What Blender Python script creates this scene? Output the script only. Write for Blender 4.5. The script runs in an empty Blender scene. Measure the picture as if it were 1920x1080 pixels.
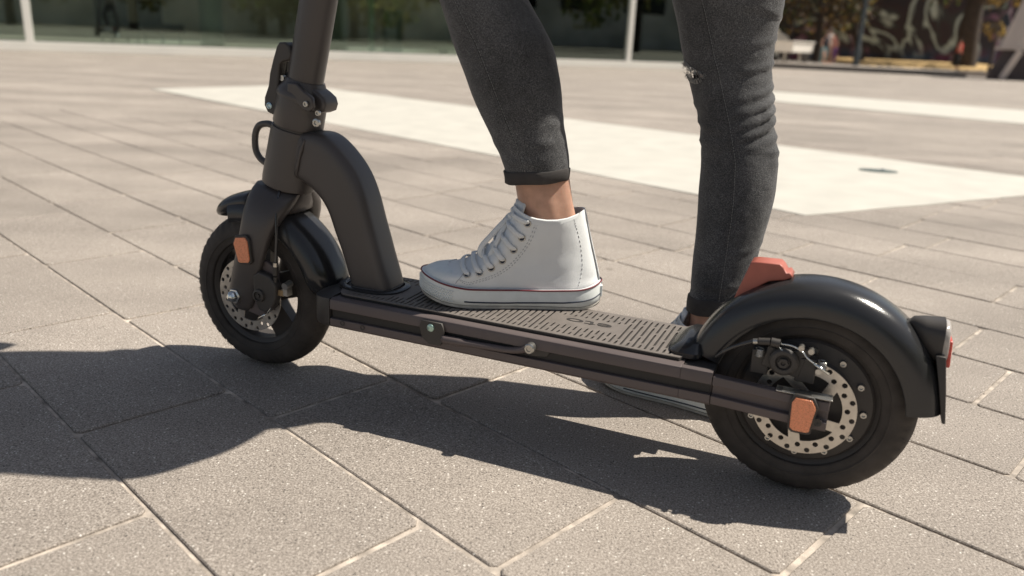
import bpy, bmesh, math, random
import numpy as np
from mathutils import Vector, Matrix, Euler, noise
from mathutils.bvhtree import BVHTree

R = math.radians
PI = math.pi
rnd = random.Random(7)
scene = bpy.context.scene
COL = scene.collection

# ------------------------------------------------------------------ camera
CAM_H = 0.5339
F_PX, PITCH, ROLL = 1509.0, R(17.28), R(2.6)
fw = Vector((0, math.cos(PITCH), -math.sin(PITCH)))
r0 = Vector((1, 0, 0)); u0 = r0.cross(fw)
rt = r0 * math.cos(ROLL) + u0 * math.sin(ROLL)
up = u0 * math.cos(ROLL) - r0 * math.sin(ROLL)
cam = bpy.data.cameras.new('camera')
cam_o = bpy.data.objects.new('camera', cam); COL.objects.link(cam_o)
cam_o.matrix_world = Matrix(((rt.x, up.x, -fw.x, 0), (rt.y, up.y, -fw.y, 0), (rt.z, up.z, -fw.z, CAM_H), (0, 0, 0, 1)))
cam.sensor_width = 36.0; cam.lens = F_PX / 1920 * 36
cam.clip_start = 0.02; cam.clip_end = 900
cam.dof.use_dof = True; cam.dof.focus_distance = 1.12; cam.dof.aperture_fstop = 3.6
scene.camera = cam_o

# ------------------------------------------------------------------ light
SUN = Vector((0.680, 0.108, 1.0)).normalized()      # towards the sun
EL = math.asin(SUN.z); AZ = math.atan2(SUN.y, SUN.x)
world = bpy.data.worlds.new('World'); scene.world = world; world.use_nodes = True
nt = world.node_tree; nt.nodes.clear()
sky = nt.nodes.new('ShaderNodeTexSky'); sky.sky_type = 'NISHITA'; sky.sun_disc = False
sky.sun_elevation = EL; sky.sun_rotation = PI / 2 - AZ
bg = nt.nodes.new('ShaderNodeBackground'); bg.inputs['Strength'].default_value = 0.060
wo = nt.nodes.new('ShaderNodeOutputWorld')
hs_ = nt.nodes.new('ShaderNodeHueSaturation'); hs_.inputs['Saturation'].default_value = .62
nt.links.new(sky.outputs[0], hs_.inputs['Color']); nt.links.new(hs_.outputs[0], bg.inputs[0]); nt.links.new(bg.outputs[0], wo.inputs[0])
sun = bpy.data.lights.new('sun', 'SUN'); sun.energy = 4.8; sun.angle = R(0.5); sun.color = (1.0, 0.93, 0.82)
sun_o = bpy.data.objects.new('sun', sun); COL.objects.link(sun_o)
sun_o.rotation_euler = SUN.to_track_quat('Z', 'Y').to_euler(); sun_o.location = (6, 2, 9)
vs = scene.view_settings
vs.view_transform = 'Standard'; vs.look = 'None'; vs.gamma = 1.0; vs.exposure = 0.43; vs.use_curve_mapping = False

# ------------------------------------------------------------------ materials
MATS = {}
def mat(name, col=(.5, .5, .5), rough=.5, metal=0., spec=.5, vary=.0, vscale=30., bump=0., bscale=300., coat=0., trans=0., emit=None, sheen=0., sub=0.):
    if name in MATS: return MATS[name]
    m = bpy.data.materials.new(name); m.use_nodes = True; n = m.node_tree
    b = n.nodes['Principled BSDF']
    b.inputs['Base Color'].default_value = (*col, 1); b.inputs['Roughness'].default_value = rough
    b.inputs['Metallic'].default_value = metal; b.inputs['Specular IOR Level'].default_value = spec
    b.inputs['Coat Weight'].default_value = coat; b.inputs['Transmission Weight'].default_value = trans
    b.inputs['Sheen Weight'].default_value = sheen
    if sub: b.inputs['Subsurface Weight'].default_value = sub; b.inputs['Subsurface Radius'].default_value = (.01, .004, .002); b.inputs['Subsurface Scale'].default_value = 1.0
    if emit: b.inputs['Emission Color'].default_value = (*emit[0], 1); b.inputs['Emission Strength'].default_value = emit[1]
    geo = n.nodes.new('ShaderNodeNewGeometry')
    if vary:
        nz = n.nodes.new('ShaderNodeTexNoise'); nz.inputs['Scale'].default_value = vscale; nz.inputs['Detail'].default_value = 5
        n.links.new(geo.outputs['Position'], nz.inputs['Vector'])
        mr = n.nodes.new('ShaderNodeMapRange'); mr.inputs[1].default_value = .3; mr.inputs[2].default_value = .7
        mr.inputs[3].default_value = 1 - vary; mr.inputs[4].default_value = 1 + vary
        n.links.new(nz.outputs[0], mr.inputs[0])
        mx = n.nodes.new('ShaderNodeVectorMath'); mx.operation = 'SCALE'; mx.inputs[0].default_value = col
        n.links.new(mr.outputs[0], mx.inputs['Scale']); n.links.new(mx.outputs[0], b.inputs['Base Color'])
        mr2 = n.nodes.new('ShaderNodeMapRange'); mr2.inputs[3].default_value = max(.05, rough - .1); mr2.inputs[4].default_value = min(1, rough + .12)
        n.links.new(nz.outputs[0], mr2.inputs[0]); n.links.new(mr2.outputs[0], b.inputs['Roughness'])
    if bump:
        nb = n.nodes.new('ShaderNodeTexNoise'); nb.inputs['Scale'].default_value = bscale; nb.inputs['Detail'].default_value = 3
        n.links.new(geo.outputs['Position'], nb.inputs['Vector'])
        bp = n.nodes.new('ShaderNodeBump'); bp.inputs['Strength'].default_value = bump; bp.inputs['Distance'].default_value = .001
        n.links.new(nb.outputs[0], bp.inputs['Height']); n.links.new(bp.outputs[0], b.inputs['Normal'])
    MATS[name] = m
    return m

def nd(n, typ, **kw):
    x = n.nodes.new(typ)
    for k, v in kw.items():
        if k.startswith('i_'):
            key = k[2:]; key = int(key) if key.isdigit() else key.replace('_', ' ')
            x.inputs[key].default_value = v
        else: setattr(x, k, v)
    return x
def ramp(n, stops):
    r = n.nodes.new('ShaderNodeValToRGB'); e = r.color_ramp.elements
    while len(e) < len(stops): e.new(.5)
    for i, (p, c) in enumerate(stops):
        e[i].position = p; e[i].color = (*c, 1) if len(c) == 3 else c
    return r

TH = -0.7688                                            # direction of the paving rows
AX = Vector((math.cos(TH), math.sin(TH))); BX = Vector((-math.sin(TH), math.cos(TH)))

def stone_mat(name, joints=False, random_tint=True):
    m = bpy.data.materials.new(name); m.use_nodes = True; n = m.node_tree; L = n.links.new
    b = n.nodes['Principled BSDF']; b.inputs['Roughness'].default_value = .82; b.inputs['Specular IOR Level'].default_value = .35
    g = nd(n, 'ShaderNodeNewGeometry')
    n1 = nd(n, 'ShaderNodeTexNoise', i_Scale=400., i_Detail=3., i_Roughness=.8); L(g.outputs['Position'], n1.inputs['Vector'])
    c1 = ramp(n, [(.30, (.085, .072, .061)), (.42, (.215, .187, .162)), (.55, (.335, .295, .258)), (.70, (.58, .525, .47))]); L(n1.outputs[0], c1.inputs[0])
    v = nd(n, 'ShaderNodeTexVoronoi', i_Scale=190., i_Randomness=1.); L(g.outputs['Position'], v.inputs['Vector'])
    vr = ramp(n, [(.0, (1, 1, 1)), (.16, (1, 1, 1)), (.27, (0, 0, 0))]); L(v.outputs['Distance'], vr.inputs[0])
    sepc = nd(n, 'ShaderNodeSeparateColor'); L(v.outputs['Color'], sepc.inputs[0])
    vsel = ramp(n, [(.52, (0, 0, 0)), (.60, (1, 1, 1))]); L(sepc.outputs[0], vsel.inputs[0])
    mul = nd(n, 'ShaderNodeMath', operation='MULTIPLY'); L(vr.outputs[0], mul.inputs[0]); L(vsel.outputs[0], mul.inputs[1])
    vcol = ramp(n, [(.0, (.07, .062, .055)), (.5, (.10, .09, .08)), (.56, (.78, .74, .68)), (1, (.5, .45, .40))]); L(sepc.outputs[1], vcol.inputs[0])
    mx = nd(n, 'ShaderNodeMix', data_type='RGBA'); L(mul.outputs[0], mx.inputs[0]); L(c1.outputs[0], mx.inputs[6]); L(vcol.outputs[0], mx.inputs[7])
    # broad wear and painted streaks of reflected sun, slightly different for every stone
    n2 = nd(n, 'ShaderNodeTexNoise', i_Scale=2.2, i_Detail=6., i_Roughness=.6); L(g.outputs['Position'], n2.inputs['Vector'])
    mr = nd(n, 'ShaderNodeMapRange', i_1=.3, i_2=.7, i_3=.86, i_4=1.13); L(n2.outputs[0], mr.inputs[0])
    mp_streak = nd(n, 'ShaderNodeMapping'); mp_streak.inputs['Rotation'].default_value = (0, 0, R(8)); mp_streak.inputs['Scale'].default_value = (.35, 1.6, 1); L(g.outputs['Position'], mp_streak.inputs['Vector'])
    n4 = nd(n, 'ShaderNodeTexNoise', i_Scale=1.3, i_Detail=4.); L(mp_streak.outputs[0], n4.inputs['Vector'])  # stretched pale bands painted in for sunlight bounced onto the paving
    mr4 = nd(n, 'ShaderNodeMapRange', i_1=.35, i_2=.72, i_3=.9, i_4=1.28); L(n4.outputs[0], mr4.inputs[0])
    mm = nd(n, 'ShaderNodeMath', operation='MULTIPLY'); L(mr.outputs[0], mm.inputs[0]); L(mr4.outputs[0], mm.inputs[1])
    last = mm
    if random_tint:
        oi = nd(n, 'ShaderNodeObjectInfo'); ri = nd(n, 'ShaderNodeMapRange', i_3=.935, i_4=1.06); L(oi.outputs['Random'], ri.inputs[0])
        m3 = nd(n, 'ShaderNodeMath', operation='MULTIPLY'); L(mm.outputs[0], m3.inputs[0]); L(ri.outputs[0], m3.inputs[1]); last = m3
    sc = nd(n, 'ShaderNodeVectorMath', operation='SCALE'); L(mx.outputs[2], sc.inputs[0]); L(last.outputs[0], sc.inputs['Scale'])
    out = sc.outputs[0]
    if joints:
        mp = nd(n, 'ShaderNodeMapping'); mp.inputs['Rotation'].default_value = (0, 0, -TH); L(g.outputs['Position'], mp.inputs['Vector'])
        br = nd(n, 'ShaderNodeTexBrick'); br.inputs['Scale'].default_value = 1; br.inputs['Brick Width'].default_value = .464; br.inputs['Row Height'].default_value = .2187
        br.inputs['Mortar Size'].default_value = .003; br.inputs['Color1'].default_value = (1, 1, 1, 1); br.inputs['Color2'].default_value = (.97, .97, .97, 1); br.inputs['Mortar'].default_value = (.78, .76, .73, 1)
        L(mp.outputs[0], br.inputs['Vector'])
        mb = nd(n, 'ShaderNodeVectorMath', operation='MULTIPLY'); L(out, mb.inputs[0]); L(br.outputs[0], mb.inputs[1]); out = mb.outputs[0]
    # old gum and drip spots
    vg = nd(n, 'ShaderNodeTexVoronoi', i_Scale=3.1, i_Randomness=1.); ng = nd(n, 'ShaderNodeTexNoise', i_Scale=60., i_Detail=2.); L(g.outputs['Position'], ng.inputs['Vector'])
    va = nd(n, 'ShaderNodeMix', data_type='VECTOR'); va.inputs[0].default_value = .018; L(g.outputs['Position'], va.inputs[4]); L(ng.outputs[1], va.inputs[5]); L(va.outputs[1], vg.inputs['Vector'])
    vgr = ramp(n, [(.0, (.68, .67, .66)), (.028, (.76, .75, .74)), (.042, (1, 1, 1))]); L(vg.outputs['Distance'], vgr.inputs[0])
    mg = nd(n, 'ShaderNodeVectorMath', operation='MULTIPLY'); L(out, mg.inputs[0]); L(vgr.outputs[0], mg.inputs[1]); out = mg.outputs[0]
    L(out, b.inputs['Base Color'])
    bp = nd(n, 'ShaderNodeBump', i_Strength=.75, i_Distance=.0012); L(n1.outputs[0], bp.inputs['Height']); L(bp.outputs[0], b.inputs['Normal'])
    return m
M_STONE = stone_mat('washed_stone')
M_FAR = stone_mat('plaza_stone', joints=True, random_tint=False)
M_SAND = mat('joint_sand', (.43, .375, .32), .95, vary=.55, vscale=38, bump=.8, bscale=500)
M_PAINT = mat('road_paint', (.53, .51, .455), .7, vary=.07, vscale=6, bump=.2, bscale=200)
M_BLACK = mat('black_powder_coat', (.068, .060, .057), .36, spec=.5, vary=.10, vscale=9, bump=.12, bscale=1500)
M_BROWN = mat('anodised_side', (.112, .090, .087), .5, spec=.5, vary=.06, vscale=14, bump=.08, bscale=1200)
M_FEND = mat('black_fender_plastic', (.028, .028, .029), .17, spec=.55, vary=.15, vscale=10, bump=.12, bscale=900)
M_DARK = mat('dark_plastic', (.055, .05, .046), .45, spec=.4, vary=.1)
M_TYRE = mat('tyre_rubber', (.062, .054, .048), .72, spec=.3, vary=.25, vscale=40, bump=.3, bscale=700)
M_RIM = mat('black_rim', (.06, .053, .048), .45, spec=.4, vary=.1)
M_STEEL = mat('brushed_steel', (.62, .58, .52), .34, metal=.85, vary=.12, vscale=90, bump=.15, bscale=900)
M_CHROME = mat('chrome', (.75, .77, .75), .14, metal=1.)
M_BOLT = mat('bolt_steel', (.5, .49, .46), .28, metal=.9, vary=.1)
M_MAT = mat('rubber_deck_mat', (.165, .145, .130), .6, spec=.4, vary=.12, vscale=60, bump=.3, bscale=900)
M_MATBASE = mat('mat_groove', (.03, .027, .025), .8)
M_CABLE = mat('black_cable', (.03, .03, .032), .25, spec=.7)
M_RED = mat('red_plastic', (.42, .13, .095), .4, spec=.4, vary=.08, vscale=50)
M_ORANGE = mat('orange_reflector', (.88, .31, .15), .28, spec=.7, vary=.20, vscale=650, bump=.5, bscale=800)
M_SKIN = mat('skin', (.54, .32, .23), .48, spec=.4, vary=.13, vscale=70, bump=.25, bscale=700, sub=.25)
M_CANVAS = mat('white_canvas', (.80, .82, .82), .85, spec=.25, vary=.03, vscale=25, bump=.55, bscale=1600, sheen=.1)
M_RUBBER = mat('white_rubber', (.76, .80, .79), .5, spec=.4, vary=.05, vscale=60, bump=.05)
M_SOLEG = mat('outsole_rubber', (.52, .50, .45), .7, vary=.15, vscale=60)
M_LACE = mat('white_lace', (.80, .82, .82), .85, bump=.8, bscale=1500)
M_STRIPE_R = mat('dark_red_stripe', (.16, .018, .03), .5)
M_STRIPE_N = mat('navy_stripe', (.012, .02, .045), .5)
M_SHIRT = mat('grey_shirt', (.25, .24, .23), .9, vary=.1)
M_HAIR = mat('brown_hair', (.07, .04, .025), .6, vary=.3, vscale=100)
M_WHITEF = mat('white_frame', (.80, .78, .72), .45, vary=.02, vscale=3)
M_THREAD = mat('frayed_thread', (.30, .30, .29), .9)
M_CLEAR = mat('clear_lens', (.42, .39, .36), .12, spec=.8, vary=.2, vscale=300)
M_REDL = mat('red_lens', (.62, .05, .03), .22, spec=.8, vary=.25, vscale=300, bump=.5, bscale=500)

def denim():
    m = bpy.data.materials.new('grey_denim'); m.use_nodes = True; n = m.node_tree; L = n.links.new
    b = n.nodes['Principled BSDF']; b.inputs['Roughness'].default_value = .9; b.inputs['Specular IOR Level'].default_value = .2
    b.inputs['Sheen Weight'].default_value = .22; b.inputs['Sheen Roughness'].default_value = .35
    tc = nd(n, 'ShaderNodeTexCoord')
    n1 = nd(n, 'ShaderNodeTexNoise', i_Scale=1700., i_Detail=2., i_Roughness=.8)
    mp = nd(n, 'ShaderNodeMapping'); mp.inputs['Scale'].default_value = (1, 1, .45); L(tc.outputs['Object'], mp.inputs['Vector']); L(mp.outputs[0], n1.inputs['Vector'])
    n2 = nd(n, 'ShaderNodeTexNoise', i_Scale=9., i_Detail=5., i_Roughness=.65); L(tc.outputs['Object'], n2.inputs['Vector'])
    c1 = ramp(n, [(.30, (.022, .023, .026)), (.5, (.056, .057, .060)), (.72, (.28, .28, .28))]); L(n1.outputs[0], c1.inputs[0])
    mr = nd(n, 'ShaderNodeMapRange', i_1=.3, i_2=.7, i_3=.6, i_4=1.4); L(n2.outputs[0], mr.inputs[0])
    sc = nd(n, 'ShaderNodeVectorMath', operation='SCALE'); L(c1.outputs[0], sc.inputs[0]); L(mr.outputs[0], sc.inputs['Scale']); L(sc.outputs[0], b.inputs['Base Color'])
    bp = nd(n, 'ShaderNodeBump', i_Strength=.5, i_Distance=.0008); L(n1.outputs[0], bp.inputs['Height'])
    bp2 = nd(n, 'ShaderNodeBump', i_Strength=.35, i_Distance=.006); n3 = nd(n, 'ShaderNodeTexNoise', i_Scale=45., i_Detail=4.)
    L(tc.outputs['Object'], n3.inputs['Vector']); L(n3.outputs[0], bp2.inputs['Height']); L(bp.outputs[0], bp2.inputs['Normal']); L(bp2.outputs[0], b.inputs['Normal'])
    return m
M_DENIM = denim()
M_CUFF = mat('denim_cuff', (.05, .045, .043), .9, vary=.25, vscale=60, bump=.8, bscale=900)

def glass_mat():
    m = bpy.data.materials.new('window_glass'); m.use_nodes = True; n = m.node_tree; n.nodes.clear(); L = n.links.new
    t = nd(n, 'ShaderNodeBsdfTransparent'); t.inputs[0].default_value = (.86, .93, .87, 1)
    g = nd(n, 'ShaderNodeBsdfGlossy'); g.inputs['Roughness'].default_value = .0; g.inputs[0].default_value = (.8, .95, .87, 1)
    fr = nd(n, 'ShaderNodeFresnel'); fr.inputs['IOR'].default_value = 2.2
    mx = nd(n, 'ShaderNodeMixShader'); o = nd(n, 'ShaderNodeOutputMaterial')
    L(fr.outputs[0], mx.inputs[0]); L(t.outputs[0], mx.inputs[1]); L(g.outputs[0], mx.inputs[2]); L(mx.outputs[0], o.inputs[0])
    return m
M_GLASS = glass_mat()

# ------------------------------------------------------------------ mesh helpers
class MB:
    def __init__(s): s.v = []; s.f = []; s.mi = []
    def add(s, vs_, fs, mi=0):
        o = len(s.v); s.v += [tuple(x) for x in vs_]; s.f += [tuple(i + o for i in q) for q in fs]; s.mi += [mi] * len(fs); return s
    def loft(s, rings, close=True, caps=(True, True), loop=False, mi=0):
        k = len(rings[0]); vv = [p for r in rings for p in r]; ff = []
        nr = len(rings)
        for i in range(nr if loop else nr - 1):
            a, b = i * k, ((i + 1) % nr) * k
            for j in range(k if close else k - 1):
                j2 = (j + 1) % k
                ff.append((a + j, a + j2, b + j2, b + j))
        if not loop and close:
            if caps[0]: ff.append(tuple(range(k))[::-1])
            if caps[1]: ff.append(tuple((nr - 1) * k + j for j in range(k)))
        return s.add(vv, ff, mi)
    def box(s, c, size, rot=None, mi=0):
        hx, hy, hz = (q / 2 for q in size); c = Vector(c); P = []
        for z in (-hz, hz):
            for x, y in ((-hx, -hy), (hx, -hy), (hx, hy), (-hx, hy)):
                v = Vector((x, y, z))
                if rot is not None: v = rot @ v
                P.append(c + v)
        return s.add(P, [(3, 2, 1, 0), (4, 5, 6, 7), (0, 1, 5, 4), (1, 2, 6, 5), (2, 3, 7, 6), (3, 0, 4, 7)], mi)
    def tube(s, pts, rad, n=8, flat=1., upv=None, caps=True, mi=0):
        pts = [Vector(p) for p in pts]; rings = []; m = len(pts)
        prev = None
        for i, p in enumerate(pts):
            t = (pts[min(i + 1, m - 1)] - pts[max(i - 1, 0)]).normalized()
            ref = Vector(upv) if upv else (Vector((0, 0, 1)) if abs(t.z) < .9 else Vector((1, 0, 0)))
            if prev is not None and not upv: ref = prev
            x = t.cross(ref)
            if x.length < 1e-6: x = t.cross(Vector((.3, .5, .8)))
            x.normalize(); y = x.cross(t).normalized(); prev = y
            r = rad[i] if isinstance(rad, (list, tuple)) else rad
            rings.append([p + x * r * math.cos(2 * PI * j / n) + y * r * flat * math.sin(2 * PI * j / n) for j in range(n)])
        return s.loft(rings, caps=(caps, caps), mi=mi)
    def cyl(s, a, b, r, n=20, r2=None, mi=0):
        return s.tube([a, b], [r, r if r2 is None else r2], n, mi=mi)
    def revolve(s, c, prof, n=96, axis='t', mi=0, mod=None, closed=True):
        """prof: list of (axial, radius), revolved round the t axis through c=(s,t,h)"""
        rings = []
        for i in range(n):
            a = 2 * PI * i / n; ring = []
            for j, (ax, r) in enumerate(prof):
                if mod: r = r + mod(i, j)
                ring.append((c[0] + r * math.cos(a), c[1] + ax, c[2] + r * math.sin(a)))
            rings.append(ring)
        return s.loft(rings, close=closed, loop=True, mi=mi)

def mesh_obj(name, mb, mats, parent=None, smooth=None, bevel=0, sub=0, off=None):
    me = bpy.data.meshes.new(name); me.from_pydata(mb.v, [], mb.f)
    if not isinstance(mats, (list, tuple)): mats = [mats]
    for m in mats: me.materials.append(m)
    if len(mats) > 1: me.polygons.foreach_set('material_index', mb.mi)
    bm = bmesh.new(); bm.from_mesh(me); bmesh.ops.recalc_face_normals(bm, faces=bm.faces); bm.to_mesh(me); bm.free()
    o = bpy.data.objects.new(name, me); COL.objects.link(o)
    if parent is not None:
        o.parent = parent
        if 'off' in OFFS.get(parent.name, {}) : o.location = OFFS[parent.name]['off']
    if smooth is not None:
        me.polygons.foreach_set('use_smooth', [True] * len(me.polygons))
        if smooth < 180: me.set_sharp_from_angle(angle=R(smooth))
    if bevel:
        b = o.modifiers.new('bevel', 'BEVEL'); b.width = bevel; b.segments = 2; b.limit_method = 'ANGLE'; b.angle_limit = R(40)
    if sub:
        q = o.modifiers.new('sub', 'SUBSURF'); q.levels = sub; q.render_levels = sub
    return o
OFFS = {}
def thing(name, label, cat, loc, rz=0, group=None, off=None):
    o = bpy.data.objects.new(name, None); COL.objects.link(o); o.location = loc; o.rotation_euler = (0, 0, rz)
    o.empty_display_size = .1
    o['label'] = label; o['category'] = cat
    if group: o['group'] = group
    if off: OFFS[o.name] = {'off': off}
    return o
def tag(o, label=None, cat=None, group=None, kind=None):
    if label: o['label'] = label
    if cat: o['category'] = cat
    if group: o['group'] = group
    if kind: o['kind'] = kind
    return o

def plate_mesh(loops, thick, bevel=0.0):
    """outline plus holes -> flat plate mesh in its own xy plane, thickness centred on z=0"""
    cu = bpy.data.curves.new('tmp', 'CURVE'); cu.dimensions = '2D'; cu.fill_mode = 'BOTH'; cu.extrude = thick / 2 - bevel; cu.bevel_depth = bevel
    cu.resolution_u = 1
    for lp in loops:
        sp = cu.splines.new('POLY'); sp.points.add(len(lp) - 1)
        for i, (x, y) in enumerate(lp): sp.points[i].co = (x, y, 0, 1)
        sp.use_cyclic_u = True
    o = bpy.data.objects.new('tmp', cu); COL.objects.link(o)
    dg = bpy.context.evaluated_depsgraph_get(); me = bpy.data.meshes.new_from_object(o.evaluated_get(dg))
    bpy.data.objects.remove(o); bpy.data.curves.remove(cu)
    return me
def plate_obj(name, loops, thick, m, parent, xf, bevel=0.0, smooth=None):
    me = plate_mesh(loops, thick, bevel)
    for v in me.vertices: v.co = xf(v.co)
    bm = bmesh.new(); bm.from_mesh(me); bmesh.ops.remove_doubles(bm, verts=bm.verts, dist=1e-6); bmesh.ops.recalc_face_normals(bm, faces=bm.faces); bm.to_mesh(me); bm.free()
    me.materials.clear(); me.materials.append(m); me.name = name
    o = bpy.data.objects.new(name, me); COL.objects.link(o); o.parent = parent
    if parent is not None and parent.name in OFFS: o.location = OFFS[parent.name]['off']
    return o
def circ(cx, cy, r, n=24, a0=0): return [(cx + r * math.cos(a0 + 2 * PI * i / n), cy + r * math.sin(a0 + 2 * PI * i / n)) for i in range(n)]
def smoothpath(pts, k=6):
    pts = [Vector(p) for p in pts]; out = []
    for i in range(len(pts) - 1):
        p0, p1, p2, p3 = pts[max(i - 1, 0)], pts[i], pts[i + 1], pts[min(i + 2, len(pts) - 1)]
        for j in range(k):
            t = j / k
            out.append(.5 * ((2 * p1) + (p2 - p0) * t + (2 * p0 - 5 * p1 + 4 * p2 - p3) * t * t + (3 * p1 - p0 - 3 * p2 + p3) * t ** 3))
    out.append(pts[-1]); return out
def lerp_tab(x, tab):
    if x <= tab[0][0]: return tab[0][1]
    for (a, va), (b, vb) in zip(tab, tab[1:]):
        if x <= b: return va + (vb - va) * (x - a) / (b - a)
    return tab[-1][1]
def super_ring(c, ux, uy, a, b, n=24, e=2.0):
    out = []
    for j in range(n):
        t = 2 * PI * j / n; ct, st_ = math.cos(t), math.sin(t)
        out.append(Vector(c) + Vector(ux) * a * math.copysign(abs(ct) ** (2 / e), ct) + Vector(uy) * b * math.copysign(abs(st_) ** (2 / e), st_))
    return out

# ------------------------------------------------------------------ the ground
ROW0, ROWW, TL = .512, .2187, .464
def ab(a, b, z=0): return Vector((AX.x * a + BX.x * b, AX.y * a + BX.y * b, z))
def project(p):
    d = Vector(p) - Vector((0, 0, CAM_H)); z = d.dot(fw)
    if z < .05: return None
    return 960 + F_PX * d.dot(rt) / z, 540 - F_PX * d.dot(up) / z, z
def seen(pts, marg=60, zmax=4.6):
    q = [project(p) for p in pts]; q = [c for c in q if c]
    if not q: return False
    xs = [c[0] for c in q]; ys = [c[1] for c in q]
    return max(xs) > -marg and min(xs) < 1920 + marg and max(ys) > -marg and min(ys) < 1080 + marg and min(c[2] for c in q) < zmax
KNOWN = {-2: [-.84], -1: [-1.085, -.618], 0: [-.965, -.504], 1: [-.859, -.2925], 3: [-.182], 4: [-.291], 6: [-.696], 8: [-.783]}
bed_faces = MB(); tile_specs = []
BIG = 130
rows_lo, rows_hi = -9, 34
for k in range(rows_lo, rows_hi):
    kn = list(KNOWN.get(k, [rnd.uniform(-.4, .1)]))
    while kn[0] > -8: kn.insert(0, kn[0] - rnd.choice([TL, TL, TL, .40, .53]))
    while kn[-1] < 8: kn.append(kn[-1] + rnd.choice([TL, TL, TL, .40, .53]))
    b0, b1 = ROW0 + k * ROWW, ROW0 + (k + 1) * ROWW
    vis = []
    for a0, a1 in zip(kn, kn[1:]):
        if seen([ab(a0, b0), ab(a1, b0), ab(a0, b1), ab(a1, b1)]): vis.append((a0, a1))
    if vis:
        lo, hi = vis[0][0], vis[-1][1]
        for a0, a1 in zip(kn, kn[1:]):
            if a0 >= lo - 1e-6 and a1 <= hi + 1e-6: tile_specs.append((a0, a1, b0, b1))
        spans = [(-BIG, lo, 1), (lo, hi, 0), (hi, BIG, 1)]
    else: spans = [(-BIG, BIG, 1)]
    for x0, x1, mi in spans:
        bed_faces.add([ab(x0, b0, -.003), ab(x1, b0, -.003), ab(x1, b1, -.003), ab(x0, b1, -.003)], [(0, 1, 2, 3)], mi)
blo, bhi = ROW0 + rows_lo * ROWW, ROW0 + rows_hi * ROWW
for b0, b1 in ((-BIG, blo), (bhi, BIG)):
    bed_faces.add([ab(-BIG, b0, -.003), ab(BIG, b0, -.003), ab(BIG, b1, -.003), ab(-BIG, b1, -.003)], [(0, 1, 2, 3)], 1)
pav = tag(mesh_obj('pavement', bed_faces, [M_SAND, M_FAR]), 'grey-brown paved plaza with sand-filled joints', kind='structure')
print('tiles', len(tile_specs))
tile_specs.sort(key=lambda q: (ab((q[0] + q[1]) / 2, (q[2] + q[3]) / 2)).length)
extra = MB()
def tile_geo(a0, a1, b0, b1, z, mbx, org):
    g = .0029; L_, W_ = (a1 - a0) / 2 - g - .0010 + rnd.uniform(-.0006, .0006), (b1 - b0) / 2 - g + rnd.uniform(-.0005, .0005)
    c = .006; ch = .0014
    def ring(L, W, c, z): return [(x, y, z) for x, y in ((-L + c, -W), (L - c, -W), (L, -W + c), (L, W - c), (L - c, W), (-L + c, W), (-L, W - c), (-L, -W + c))]
    rr = [ring(L_, W_, c, -.0055), ring(L_, W_, c, -ch), ring(L_ - ch, W_ - ch, c, 0)]
    rr = [[Vector((org.x + AX.x * x + BX.x * y, org.y + AX.y * x + BX.y * y, q + z)) for x, y, q in r] for r in rr]
    mbx.loft(rr, caps=(False, True))
for i, (a0, a1, b0, b1) in enumerate(tile_specs):
    cen = ab((a0 + a1) / 2, (b0 + b1) / 2); z = rnd.uniform(-.0008, .0008)
    if i < 298:
        mb = MB(); tile_geo(a0, a1, b0, b1, 0, mb, Vector((0, 0)))
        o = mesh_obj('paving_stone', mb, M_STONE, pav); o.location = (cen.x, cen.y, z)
        o.rotation_euler = (rnd.uniform(-.002, .002), rnd.uniform(-.002, .002), rnd.uniform(-.002, .002))
    else: tile_geo(a0, a1, b0, b1, z, extra, cen)
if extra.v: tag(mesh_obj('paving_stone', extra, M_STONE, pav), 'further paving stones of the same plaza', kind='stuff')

def painted(name, poly, label):
    n = len(poly); mb = MB()
    mb.loft([[(x, y, -.001) for x, y in poly], [(x, y, .0028) for x, y in poly]], caps=(False, True))
    return tag(mesh_obj(name, mb, M_PAINT), label, kind='structure')
def wavy(poly, amp=.006):
    out = []
    for i in range(len(poly)):
        p, q = Vector(poly[i]), Vector(poly[(i + 1) % len(poly)]); m = max(2, int((q - p).length / .12)); nn = Vector((-(q - p).y, (q - p).x)).normalized()
        for j in range(m):
            w = p.lerp(q, j / m); out.append(tuple(w + nn * (noise.noise(Vector((w.x * 3, w.y * 3, 0))) * amp if j else 0)))
    return out
painted('painted_marking', wavy([(-3.04, 6.76), (.98, 2.69), (2.694, 3.647), (-2.14, 8.04)], .012), 'large white painted field on the plaza paving')
painted('painted_marking', wavy([(2.30, 9.28), (6.2, 5.6), (7.4, 8.05), (2.95, 11.2)], .02), 'white painted band far behind the standing leg')

g = random.Random(21); mb = MB()
for i in range(900):
    a0, a1, b0, b1 = tile_specs[g.randrange(min(120, len(tile_specs)))]
    if g.random() < .55: a, b = g.uniform(a0, a1), g.choice([b0, b1]) + g.gauss(0, .0035)
    elif g.random() < .5: a, b = g.choice([a0, a1]) + g.gauss(0, .0035), g.uniform(b0, b1)
    else: a, b = g.uniform(a0, a1), g.uniform(b0, b1)
    r = g.choice([.0008, .001, .0013, .0018]) * g.uniform(.7, 1.2); c = ab(a, b, 0); e = Euler((g.uniform(0, 6), g.uniform(0, 6), g.uniform(0, 6))).to_matrix()
    vs_ = [c + Vector((0, 0, r * .5)) + e @ Vector(v) * r for v in ((1, 0, 0), (-1, .1, 0), (0, .8, 0), (.1, -1, 0), (0, 0, .7), (0, 0, -.7))]
    mb.add(vs_, [(0, 2, 4), (2, 1, 4), (1, 3, 4), (3, 0, 4), (2, 0, 5), (1, 2, 5), (3, 1, 5), (0, 3, 5)], g.randrange(2))
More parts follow.
